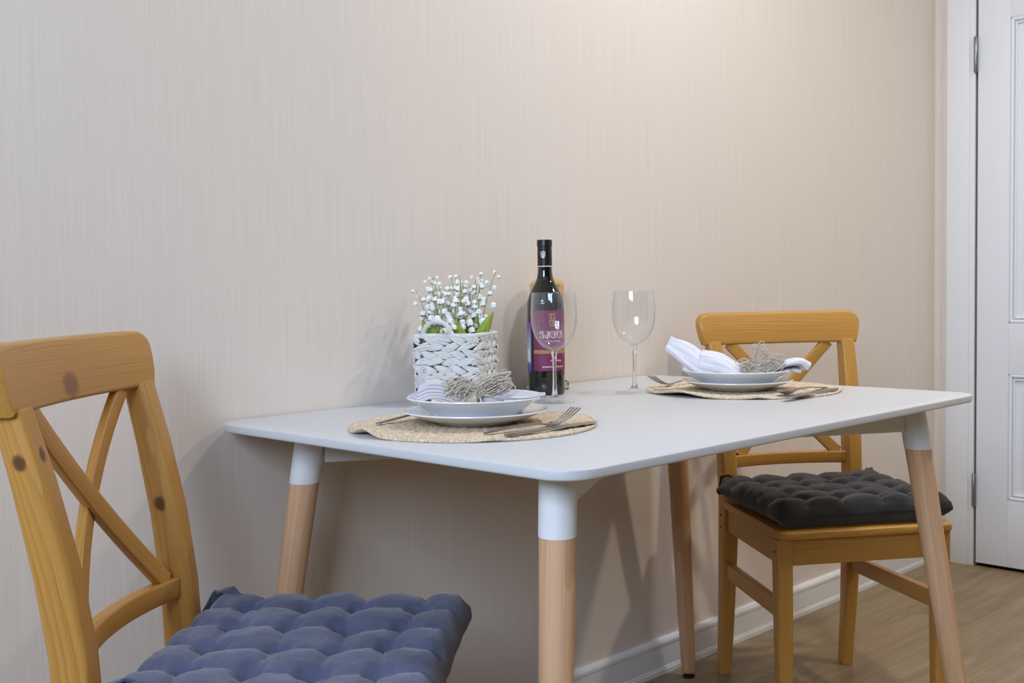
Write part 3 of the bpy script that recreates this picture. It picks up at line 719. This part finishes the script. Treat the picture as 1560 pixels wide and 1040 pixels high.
# far napkin: two folded tails rising to the left, the other end drooping over the rim
nr = empty('napkin', (RPp.x-0.006, RPp.y-0.004, TH+0.0165), NAPZ, 'plain pale napkin with two raised tails and a small raffia bow, at the door end', 'napkin', 'folded napkins')
def tail(mb, path, ws, th, roll=0.0):
    """a flattened, folded band of cloth"""
    P = [Vector(p) for p in path]; pts = []
    Q = [P[0]+(P[0]-P[1])] + P + [P[-1]+(P[-1]-P[-2])]; WS = [ws[0]] + list(ws) + [ws[-1]]; W2 = []
    for i in range(1, len(Q)-2):
        for k in range(7):
            t = k/7; a, b, c, d = Q[i-1:i+3]
            pts.append(0.5*((2*b) + (c-a)*t + (2*a-5*b+4*c-d)*t*t + (3*b-a-3*c+d)*t**3)); W2.append(lerp(WS[i], WS[i+1], t))
    pts.append(Q[-2]); W2.append(WS[-2]); n = 36; rings = []; gs = []
    for i, p in enumerate(pts):
        t = (pts[min(i+1, len(pts)-1)]-pts[max(i-1, 0)]).normalized(); s = t.cross(Vector((0, 0, 1))).normalized(); u_ = s.cross(t)
        s, u_ = s*math.cos(roll)+u_*math.sin(roll), u_*math.cos(roll)-s*math.sin(roll); ring = []
        for k in range(n):
            a = 2*PI*k/n; sx = math.copysign(abs(math.cos(a))**0.8, math.cos(a)); sz = math.copysign(abs(math.sin(a))**0.7, math.sin(a))
            h = th*(1+0.42*math.sin(3*a+i*0.15))*sz + 0.0018*math.sin(5*a+i*0.3)
            ring.append(p + s*(sx*W2[i]/2) + u_*h); gs.append((i/len(pts), k/n*1.0, 0))
        rings.append(ring)
    vs, fs = loft(rings); mb.add(vs, fs, gs)
m = MB()
tail(m, [(0.030, 0.000, 0.012), (-0.020, 0.004, 0.018), (-0.060, 0.010, 0.034), (-0.102, 0.016, 0.064), (-0.138, 0.020, 0.084)], [0.034, 0.046, 0.054, 0.056, 0.036], 0.0085, 0.75)
tail(m, [(0.030, -0.010, 0.016), (-0.006, -0.012, 0.028), (-0.040, -0.006, 0.046), (-0.074, 0.004, 0.053)], [0.032, 0.046, 0.052, 0.046], 0.0098, 0.6)
tail(m, [(0.020, 0.004, -0.002), (-0.04, 0.020, 0.004), (-0.085, 0.026, 0.022), (-0.106, 0.028, 0.034)], [0.034, 0.056, 0.058, 0.052], 0.006, 0.0)
tail(m, [(0.030, -0.002, 0.014), (0.065, 0.000, 0.024), (0.096, 0.002, 0.036), (0.124, 0.003, 0.040), (0.143, 0.002, 0.030)], [0.036, 0.050, 0.060, 0.060, 0.052], 0.0066, 0.2)
tail(m, [(0.014, 0.010, 0.000), (0.060, 0.016, 0.012), (0.098, 0.018, 0.0255), (0.130, 0.018, 0.024)], [0.036, 0.056, 0.058, 0.052], 0.0038, 0.0)
tail(m, [(-0.055, 0.0, -0.006), (0.0, 0.0, -0.004), (0.05, 0.0, -0.006)], [0.06, 0.075, 0.06], 0.007, 0.0)
m.build('linen_cloth', M_nap_white, nr, angle=180)
m = MB(); random.seed(5); C0 = Vector((0.038, -0.026, 0.034))
for k in range(11): loop(m, C0, (random.uniform(-.16, .25), random.uniform(-.2, .3), 1), random.uniform(0.030, 0.056), random.uniform(0.014, 0.026), (random.uniform(-.3, .3), 1, 0), 0.0008)
for k in range(30): loop(m, C0+rj(.005), (1, random.uniform(-.2, .3), random.uniform(-0.05, 0.60)), random.uniform(0.032, 0.056), random.uniform(0.012, 0.026), (random.uniform(-.3, .3), 1, random.uniform(0, .5)), 0.0008)
for k in range(26): loop(m, C0+rj(.005), (-1, random.uniform(-.3, .2), random.uniform(-0.15, 0.35)), random.uniform(0.020, 0.044), random.uniform(0.010, 0.020), (random.uniform(-.3, .3), 1, random.uniform(0, .5)), 0.0008)
for k in range(14): raffia(m, [C0, C0+Vector((random.uniform(-.02, .02), -0.008, -0.008)), C0+Vector((random.uniform(-.03, .03), -0.012, -0.018))], 0.0008, 5, 0.001)
for k in range(9): raffia(m, [Vector((0.030+0.0018*k, 0.030*math.cos(a)-0.004, 0.018*math.sin(a)+0.016)) for a in [2*PI*i/10 for i in range(11)]], 0.0009, 5, 0.0006)
m.build('raffia_bow', M_raffia, nr)

# cutlery; x runs from the handle end to the tip
def strip(mb, prof):
    """prof: (x, half width, z, half thickness)"""
    rings = []
    for x, hw, z, ht in prof:
        rings.append([(x, a, z+b) for a, b in rrect(2*hw, 2*ht, min(hw, ht)*0.9, 2)])
    vs, fs = loft(rings); mb.add(vs, fs)
def spline_prof(pts, n=6):
    out = []; Q = [pts[0]] + pts + [pts[-1]]
    for i in range(1, len(Q)-2):
        for k in range(n):
            t = k/n; a, b, c, d = Q[i-1:i+3]
            out.append(tuple(0.5*(2*b[j] + (c[j]-a[j])*t + (2*a[j]-5*b[j]+4*c[j]-d[j])*t*t + (3*b[j]-a[j]-3*c[j]+d[j])*t**3) for j in range(len(b))))
    out.append(pts[-1]); return out
def fork(loc, az, label):
    root = empty('fork', loc, az, label, 'fork', 'steel forks')
    m = MB(); strip(m, spline_prof([(0.0, 0.0035, 0.0022, 0.0012), (0.03, 0.0042, 0.0045, 0.0014), (0.08, 0.0030, 0.0075, 0.0014), (0.115, 0.0022, 0.0050, 0.0014), (0.130, 0.0060, 0.0024, 0.0012), (0.142, 0.0110, 0.0030, 0.0010), (0.150, 0.0118, 0.0046, 0.0009)])); m.build('handle', M_steel, root)
    for k in range(4):
        y = (k-1.5)*0.0066; m = MB()
        bar(m, spline_prof([(0.149, y*0.95, 0.0044), (0.162, y, 0.0082), (0.178, y, 0.0150), (0.194, y, 0.0240)], 4), (0, 1, 0), 0.0030, 0.0016, 0.0006, ease=0.0004); m.build('tine', M_steel, root)
    return root
def spoon(loc, az, label, tilt=0.0):
    root = empty('spoon', loc, az, label, 'spoon', 'steel spoons')
    m = MB(); strip(m, spline_prof([(0.0, 0.0038, 0.0022, 0.0012), (0.03, 0.0044, 0.0045, 0.0014), (0.08, 0.0030, 0.0085, 0.0014), (0.120, 0.0024, 0.0080, 0.0014), (0.134, 0.0030, 0.0066, 0.0012)])); m.build('handle', M_steel, root)
    n = 24; NR = 7; V = []; F = []
    for sgn in (0, 1):
        for i in range(NR+1):
            f = i/NR
            for k in range(n):
                a = 2*PI*k/n; L, W = 0.026, 0.0175; x = 0.158 + L*f*math.cos(a); y = W*f*math.sin(a)*(1-0.10*math.cos(a))
                V.append((x, y, 0.0012 + 0.0072*f*f + sgn*0.0011))
    o = (NR+1)*n
    for i in range(NR):
        for k in range(n):
            k2 = (k+1) % n; F.append((i*n+k, i*n+k2, (i+1)*n+k2, (i+1)*n+k)); F.append((o+i*n+k, o+(i+1)*n+k, o+(i+1)*n+k2, o+i*n+k2))
    for k in range(n): F.append((NR*n+k, NR*n+(k+1) % n, o+NR*n+(k+1) % n, o+NR*n+k))
    m = MB(); m.add(V, F); m.build('bowl', M_steel, root, angle=60)
    if tilt: root.rotation_euler[1] = tilt
    return root
def knife(loc, az, label):
    root = empty('table_knife', loc, az, label, 'knife', 'steel table knives')
    m = MB(); strip(m, spline_prof([(0.0, 0.0036, 0.0030, 0.0024), (0.02, 0.0046, 0.0032, 0.0028), (0.07, 0.0040, 0.0032, 0.0026), (0.098, 0.0030, 0.0032, 0.0020)])); m.build('handle', M_steel, root)
    m = MB(); strip(m, spline_prof([(0.097, 0.0030, 0.0032, 0.0016), (0.108, 0.0075, 0.0030, 0.0008), (0.15, 0.0090, 0.0028, 0.0006), (0.190, 0.0082, 0.0028, 0.0005), (0.208, 0.0030, 0.0028, 0.0004)])); m.build('blade', M_steel, root)
    return root
MZ = TH + 0.0052
fork((0.150, -0.512, MZ), R(-2.5), 'steel fork with raised tines beside the plates at the near end')
knife((0.150, -0.556, MZ), R(1.4), 'steel knife lying in front of the fork at the near end of the table')
spoon((0.128, -0.288, MZ), R(6), 'steel spoon half hidden behind the plates at the near end')
fork((1.082, -0.262, MZ), R(176), 'steel fork with its tines up beside the far wine glass')
spoon((1.072, -0.553, MZ), R(181), 'steel spoon with its dark bowl showing before the plates at the door end')
knife((1.050, -0.588, MZ), R(181.5), 'steel knife next to the spoon at the door end of the table')

# ------------------------------------------------------------------ wine glasses
def wine_glass(loc, label):
    root = empty('wine_glass', loc, 0, label, 'wine glass', 'clear stemmed wine glasses')
    ext = [(0.0065, 0.0985), (0.014, 0.1015), (0.024, 0.108), (0.033, 0.119), (0.0395, 0.133), (0.0430, 0.149), (0.0440, 0.163), (0.0436, 0.180), (0.0424, 0.197), (0.0413, 0.2085)]
    ext = spline_prof(ext, 5); ins = [(max(r-0.0012, 0.0), z+(0.0016 if z < 0.12 else 0.0)) for r, z in ext][::-1]
    prof = [(0.0, 0.0980)] + ext + [(0.0410, 0.2092)] + ins + [(0.0, 0.1005)]
    m = MB(); lathe(m, prof, 64); m.build('bowl', M_glass_thin, root, angle=60)
    sp = spline_prof([(0.0085, 0.010), (0.0052, 0.018), (0.0040, 0.035), (0.0036, 0.060), (0.0042, 0.082), (0.0056, 0.093), (0.0070, 0.0980)], 4)
    m = MB(); lathe(m, [(0.0, 0.0100)] + sp + [(0.0, 0.0980)], 32); m.build('stem', M_glass, root, angle=60)
    m = MB(); lathe(m, [(0.0, 0.0004), (0.036, 0.0004), (0.0385, 0.0010), (0.0388, 0.0018), (0.036, 0.0030)] + spline_prof([(0.028, 0.0042), (0.016, 0.0062), (0.0085, 0.0100)], 4) + [(0.0, 0.0100)], 48); m.build('foot', M_glass_foot, root, angle=60)
    return root
wine_glass((0.585, -0.253, TH), 'clear wine glass standing right in front of the wine bottle')
wine_glass((0.820, -0.259, TH), 'clear wine glass standing alone, away from the bottle')

# ------------------------------------------------------------------ wine bottle
BX, BY = 0.696, -0.128
bottle = empty('wine_bottle', (BX, BY, TH), math.atan2(CAM.y-BY, CAM.x-BX), 'dark wine bottle with a maroon label and black capsule', 'bottle')
BR_ = 0.0377
m = MB(); lathe(m, [(0.0, 0.004), (0.025, 0.001), (0.034, 0.0), (BR_, 0.004)] + spline_prof([(BR_, 0.02), (BR_, 0.10), (BR_, 0.176), (0.0365, 0.190), (0.0325, 0.204), (0.0255, 0.219), (0.0185, 0.232), (0.0152, 0.246), (0.0143, 0.262), (0.0140, 0.305)], 6) + [(0.0, 0.305)], 64); m.build('glass_body', M_bottle, bottle, angle=60)
m = MB(); lathe(m, [(0.0142, 0.2595), (0.0150, 0.2595), (0.0149, 0.280), (0.0146, 0.3005), (0.0155, 0.3015), (0.0156, 0.3125), (0.0148, 0.3150), (0.0, 0.3154)], 48); m.build('capsule', M_capsule, bottle, angle=40)
m = MB(); lathe(m, [(0.01505, 0.2600), (0.01525, 0.2603), (0.01525, 0.2617), (0.01505, 0.2620)], 48, close=True); m.build('capsule_band', M_silver, bottle)
# bottle-local +x looks at the camera; image right is local angle +
def on_cyl(a, z, r): return (r*math.cos(a), r*math.sin(a), z)
def patch(mb, a0, a1, z0, z1, r, n=40, mz=2):
    V = []; G = []; F = []
    for i in range(n+1):
        for j in range(mz+1):
            V.append(on_cyl(lerp(a0, a1, i/n), lerp(z0, z1, j/mz), r)); G.append((i/n, j/mz, 0))
    for i in range(n):
        for j in range(mz): F.append((i*(mz+1)+j, (i+1)*(mz+1)+j, (i+1)*(mz+1)+j+1, i*(mz+1)+j+1))
    mb.add(V, F, G)
def label_mat():
    m, t, b = new_mat('maroon_label'); g = attr(t); sep = nd(t, 'ShaderNodeSeparateXYZ'); t.links.new(g, sep.inputs[0]); X, Y = sep.outputs[0], sep.outputs[1]
    def band(v, lo, hi): return mth(t, 'MULTIPLY', mth(t, 'GREATER_THAN', v, lo), mth(t, 'LESS_THAN', v, hi))
    n = nd(t, 'ShaderNodeTexNoise', i_Scale=1.0, i_Detail=3.0); t.links.new(mapped(t, g, (4, 5, 1)), n.inputs['Vector'])
    c = ramp(t, n.outputs['Fac'], [(0.3, lin(116, 34, 74)), (0.55, lin(132, 46, 94)), (0.8, lin(120, 36, 58))])
    c = mixc(t, band(Y, 0.285, 0.345), c, lin(176, 138, 74))
    def squiggle(lo, hi, xl, xh, sx, sy, th, seed):
        q = nd(t, 'ShaderNodeTexNoise', i_Scale=1.0, i_Detail=1.0); t.links.new(mapped(t, g, (sx, sy, 1), (seed, seed*2, 0)), q.inputs['Vector'])
        return mth(t, 'MULTIPLY', mth(t, 'MULTIPLY', band(Y, lo, hi), band(X, xl, xh)), mth(t, 'GREATER_THAN', q.outputs['Fac'], th))
    for args in ((0.54, 0.66, 0.16, 0.80, 34, 9, 0.50, 1.0), (0.155, 0.18, 0.42, 0.72, 60, 30, 0.46, 2.0), (0.055, 0.075, 0.22, 0.80, 80, 30, 0.42, 3.0), (0.48, 0.50, 0.30, 0.70, 80, 30, 0.46, 4.0)):
        c = mixc(t, mth(t, 'MULTIPLY', squiggle(*args), 0.85), c, lin(228, 206, 214))
    crest = mth(t, 'MULTIPLY', band(Y, 0.74, 0.95), band(X, 0.40, 0.56)); q = nd(t, 'ShaderNodeTexNoise', i_Scale=26.0, i_Detail=1.0); t.links.new(g, q.inputs['Vector'])
    c = mixc(t, mth(t, 'MULTIPLY', mth(t, 'MULTIPLY', crest, mth(t, 'GREATER_THAN', q.outputs['Fac'], 0.5)), 0.8), c, lin(206, 170, 120))
    t.links.new(c, b.inputs['Base Color']); b.inputs['Roughness'].default_value = 0.5; return m
def back_label_mat():
    m, t, b = new_mat('purple_back_label'); g = attr(t); sep = nd(t, 'ShaderNodeSeparateXYZ'); t.links.new(g, sep.inputs[0]); X, Y = sep.outputs[0], sep.outputs[1]
    def band(v, lo, hi): return mth(t, 'MULTIPLY', mth(t, 'GREATER_THAN', v, lo), mth(t, 'LESS_THAN', v, hi))
    c = ramp(t, Y, [(0.0, lin(78, 62, 150)), (0.14, lin(96, 84, 176)), (0.2, lin(150, 160, 200)), (0.52, lin(150, 196, 196)), (0.68, lin(170, 150, 200)), (0.95, lin(112, 80, 160))])
    c = mixc(t, mth(t, 'MULTIPLY', band(Y, 0.20, 0.46), band(X, 0.70, 0.94)), c, lin(224, 226, 236))
    s = mth(t, 'LESS_THAN', mth(t, 'FRACT', mth(t, 'MULTIPLY', Y, 26)), 0.35)
    c = mixc(t, mth(t, 'MULTIPLY', mth(t, 'MULTIPLY', s, band(Y, 0.22, 0.90)), 0.30), c, lin(70, 66, 120))
    t.links.new(c, b.inputs['Base Color']); b.inputs['Roughness'].default_value = 0.5; return m
m = MB(); patch(m, R(-40), R(88), 0.050, 0.172, BR_+0.0004); m.build('front_label', label_mat(), bottle)
m = MB(); patch(m, R(-152), R(-52), 0.048, 0.148, BR_+0.0004); m.build('back_label', back_label_mat(), bottle)
# silver shield on the capsule
m = MB(); ca, cz, rr = R(-14), 0.2845, 0.01525
def sh(poly):   # polygon in shield millimetres laid on the capsule
    V = [on_cyl(ca + x/1000/rr, cz + y/1000, rr) for x, y in poly]; m.add(V, [tuple(range(len(V)))])
outl = [(-5, 6.2), (-2.6, 5.6), (0, 7.4), (2.6, 5.6), (5, 6.2), (5, 0), (4.2, -3.6), (2.2, -6.2), (0, -7.4), (-2.2, -6.2), (-4.2, -3.6), (-5, 0)]
for i in range(len(outl)):
    a, b = outl[i], outl[(i+1) % len(outl)]; k = 0.78
    sh([a, b, (b[0]*k, b[1]*k), (a[0]*k, a[1]*k)])
sh([(-0.5, 4.6), (0.5, 4.6), (0.5, -1), (-0.5, -1)]); sh([(-1.6, 2.2), (1.6, 2.2), (1.6, 1.4), (-1.6, 1.4)])
sh([(1.7*math.cos(R(60*k)), -0.6+1.7*math.sin(R(60*k))) for k in range(6)])
for s in (-1, 1): sh([(s*2.9, 3.4), (s*1.9, 3.0), (s*2.3, -2.2), (s*3.3, -1.6)])
sh([(-2.2, -3.2), (0, -2.6), (2.2, -3.2), (0, -5.2)])
m.build('shield_emblem', M_silver, bottle, smooth=False)

# faceted wooden mill on a clear foot, behind the bottle
mill = empty('pepper_mill', (0.783, -0.052, TH), R(22), 'faceted pale wooden mill on a clear foot, mostly hidden behind the wine bottle', 'mill')
m = MB(); n = 8
rings = [[(r*math.cos(2*PI*k/n+PI/8), r*math.sin(2*PI*k/n+PI/8), z) for k in range(n)] for r, z in ((0.030, 0.024), (0.0345, 0.027), (0.0365, 0.06), (0.0365, 0.224), (0.033, 0.230), (0.016, 0.2405), (0.004, 0.242))]
vs, fs = loft(rings); m.add(vs, fs, grain_of(vs, (0, 0, 0), (0, 0, 1))); m.build('mill_body', M_mill, mill, angle=20)
m = MB(); lathe(m, [(0.0, 0.0004), (0.042, 0.0004), (0.0455, 0.002), (0.0455, 0.013), (0.043, 0.0165), (0.035, 0.019), (0.031, 0.0238), (0.0, 0.0238)], 40); m.build('mill_foot', M_glass, mill)

# ------------------------------------------------------------------ basket with flowers
KX, KY, KR = 0.472, -0.1, R(27)
basket = empty('woven_basket', (KX, KY, TH), KR, 'small square white woven basket with rope handles, holding the flowers', 'basket')
HB, KS = 0.135, 0.0645
def sq(s, half, rad):
    """point and tangent on a rounded square, s in 0..1"""
    st = half-rad; per = 8*st + 2*PI*rad; d = (s % 1)*per
    for k in range(4):
        a = k*PI/2; ca_, sa_ = math.cos(a), math.sin(a)
        if d < 2*st:
            x, y_ = half, -st+d; t = (0, 1); break
        d -= 2*st
        if d < PI/2*rad:
            b_ = d/rad; x, y_ = st+rad*math.cos(b_), st+rad*math.sin(b_); t = (-math.sin(b_), math.cos(b_)); break
        d -= PI/2*rad
    else: x, y_ = half, -st; t = (0, 1)
    return Vector((x*ca_-y_*sa_, x*sa_+y_*ca_, 0)), Vector((t[0]*ca_-t[1]*sa_, t[0]*sa_+t[1]*ca_, 0))
random.seed(3)
NROW = 9
def lobe(mb, c, d, n_, L, w_, th):
    """one visible bend of the woven seagrass: three thin strands lying together"""
    d = d.normalized(); s = n_.cross(d).normalized()
    for q in (-1, 0, 1):
        bend = random.uniform(-.0012, .0012); dd = (d + s*(0.10*q + random.uniform(-.08, .08))).normalized(); lf = random.uniform(.85, 1.1); ro = s*(w_*0.56*q) + n_*(0.0009*(1-abs(q)) + random.uniform(-.0005, .0005))
        rings = []; gs = []
        for f, k in ((-1, .30), (-.7, .80), (-.2, 1), (.35, 1.0), (.75, .72), (1, .25)):
            ring = []
            for a in range(6):
                an = 2*PI*a/6; ring.append(c + ro*(1-0.5*abs(f)) + dd*(f*L*lf/2) + n_*(th*0.72*k*math.cos(an)-0.0030*abs(f)**2.2) + s*(w_*0.50*k*math.sin(an) + bend*(1-f*f)))
                gs.append((f*L/2 + c.z*3 + c.x, math.cos(an)*th*k, math.sin(an)*w_*k + c.x + c.z))
            rings.append(ring)
        vs, fs = loft(rings); mb.add(vs, fs, gs)
for rr_ in range(NROW):
    m = MB(); z = 0.0125 + rr_*(HB-0.0235)/(NROW-1); half = KS*(0.955+0.05*z/HB); NL = 17
    slant = 0.34 if rr_ % 2 else -0.34
    for k in range(NL):
        s = (k + 0.5*(rr_ % 2) + random.uniform(-.1, .1))/NL; p, t = sq(s, half, 0.020); n_ = Vector((t.y, -t.x, 0))
        zj = random.uniform(-.0008, .0008)
        lobe(m, p + n_*0.0014 + Vector((0, 0, z+zj)), t + Vector((0, 0, slant+random.uniform(-.12, .12))), n_, 0.0400, 0.0074, 0.0044)
    m.build('woven_row', M_seagrass, basket, angle=70)
m = MB(); rings = []
for z, h in ((0.001, 0.060), (HB-0.008, 0.0632), (HB-0.008, 0.0600), (0.010, 0.057)): rings.append([sq(k/48, h, 0.018)[0] + Vector((0, 0, z)) for k in range(48)])
vs, fs = loft(rings); m.add(vs, fs); m.build('basket_liner', M_dark_in, basket)
def rope(mb, path, r, twist=60):
    for ph in (0, 2*PI/3, 4*PI/3):
        P = [Vector(p) for p in path]; acc = 0; out = []
        for i, p in enumerate(P):
            if i: acc += (P[i]-P[i-1]).length
            t = (P[min(i+1, len(P)-1)]-P[max(i-1, 0)]).normalized(); a = t.cross(Vector((0.3, 0.2, 1))).normalized(); b = t.cross(a)
            out.append(p + (a*math.cos(acc*twist*2*PI/1.2+ph)+b*math.sin(acc*twist*2*PI/1.2+ph))*r*0.5)
        tube(mb, out, r*0.62, 7)
m = MB(); rope(m, [sq(k/160, KS*1.0, 0.020)[0] + Vector((0, 0, HB-0.004)) for k in range(161)], 0.0048); m.build('rim_braid', M_seagrass, basket)
for sgn in (1, -1):
    # each handle arches over one end of the basket
    m = MB(); path = []
    for k in range(41):
        a = PI*k/40; yy = 0.029*math.cos(a); path.append((-sgn*(KS-0.001) - sgn*0.006*math.sin(a), yy + (0.012 if sgn > 0 else 0), HB-0.006 + (0.030 if sgn > 0 else 0.016)*math.sin(a)))
    rope(m, path, 0.0042); m.build('rope_handle', M_seagrass, basket)

fl_root = empty('lily_of_the_valley_bunch', (KX, KY, TH+0.095), KR, 'bunch of white bell flowers with green leaves standing in the woven basket', 'flowers')
random.seed(21)
cr2 = Matrix.Rotation(-KR, 3, 'Z') @ CR; cf2 = Matrix.Rotation(-KR, 3, 'Z') @ CF
def bell(parent, p, r, d):
    """a small nodding bell with a flared, notched lip"""
    m = MB(); d = Vector(d).normalized(); a = d.orthogonal().normalized(); b = d.cross(a); n = 12; rings = []
    for f, k in ((0, .18), (.10, .62), (.35, .98), (.65, 1.0), (.86, .86), (1.0, 1.02)):
        rings.append([p + d*(f*r*1.75 + (0.12*r*math.cos(6*2*PI*i/n) if f == 1.0 else 0)) + (a*math.cos(2*PI*i/n)+b*math.sin(2*PI*i/n))*r*k for i in range(n)])
    vs, fs = loft(rings); m.add(vs, fs); m.build('bell_flower', M_bell, parent, angle=180)
NST = 24
for k in range(NST):
    f = (k+0.5)/NST; sx = -0.052 + 0.104*f + random.uniform(-.004, .004); sy = random.uniform(-0.034, 0.034)
    base = cr2*(sx*0.72) + cf2*sy
    lean = sx*0.50 + random.uniform(-.010, .010); h = random.uniform(0.118, 0.150) - (0.020 if 0.40 < f < 0.55 else 0) + (0.010 if f > 0.6 else 0) - (0.012 if f < 0.14 else 0)
    P0 = base + Vector((0, 0, -0.055)); P1 = base + cr2*lean*0.35 + Vector((0, 0, h*0.5)); bend = random.choice((-1, 1))*random.uniform(.006, .014)
    P2 = base + cr2*(lean+bend) + cf2*random.uniform(-.01, .01) + Vector((0, 0, h))
    pts = [P0*(1-t)**2 + P1*2*t*(1-t) + P2*t*t for t in [i/14 for i in range(15)]]
    m = MB(); tube(m, pts, [0.0014-0.0008*i/14 for i in range(15)], 6); st = m.build('stem', M_stem, fl_root)
    nb = random.randint(8, 10)
    for i in range(nb):
        t = 0.47 + 0.53*i/(nb-1); p = P0*(1-t)**2 + P1*2*t*(1-t) + P2*t*t
        a = i*2.4 + k; rr_ = lerp(0.0076, 0.0034, (t-0.47)/0.53)*random.uniform(.9, 1.1); out = Vector((math.cos(a), math.sin(a), 0))
        q = p + out*(0.011*(1.25-0.5*(t-.5)/.5)) + Vector((0, 0, 0.002))
        bell(st, q, rr_, out*0.35 + Vector((0, 0, -1)))
# broad leaves
leaves = [(0.004, -0.036, 0.035, 0.066, 0.0, 0.016), (0.034, -0.020, 0.060, 0.080, 0.040, 0.015), (0.026, -0.036, 0.055, 0.050, 0.030, 0.012), (-0.030, -0.034, 0.05, 0.060, -0.014, 0.014),
          (-0.042, -0.016, 0.03, 0.066, -0.020, 0.013), (-0.018, -0.02, 0.05, 0.062, 0.010, 0.013), (0.020, 0.0, 0.05, 0.080, -0.006, 0.012), (0.030, 0.014, 0.05, 0.072, 0.012, 0.013), (-0.03, 0.02, 0.04, 0.075, 0.0, 0.013), (0.0, 0.02, 0.05, 0.080, 0.01, 0.012),
          (-0.012, -0.040, 0.05, 0.048, -0.010, 0.010), (0.020, -0.038, 0.05, 0.050, -0.004, 0.010)]
for (lx, ly, z0, h, lean, wd) in leaves:
    base = cr2*lx + cf2*ly; m = MB()
    def lf(u, v):
        c = base + cr2*(lean*u**1.6) + cf2*(-0.008*u*u) + Vector((0, 0, -0.02 + (h+0.02)*u))
        w_ = wd*(math.sin(PI*min(1, 0.18+0.82*u))**0.8)*(1 if u < 0.999 else 0.05)
        return c + cr2*((v-0.5)*2*w_) + cf2*(0.006*(2*v-1)**2 + 0.002*math.sin(u*5))
    sheet(m, lf, 14, 6, 0.0007); m.build('leaf', M_leaf, fl_root, angle=180)
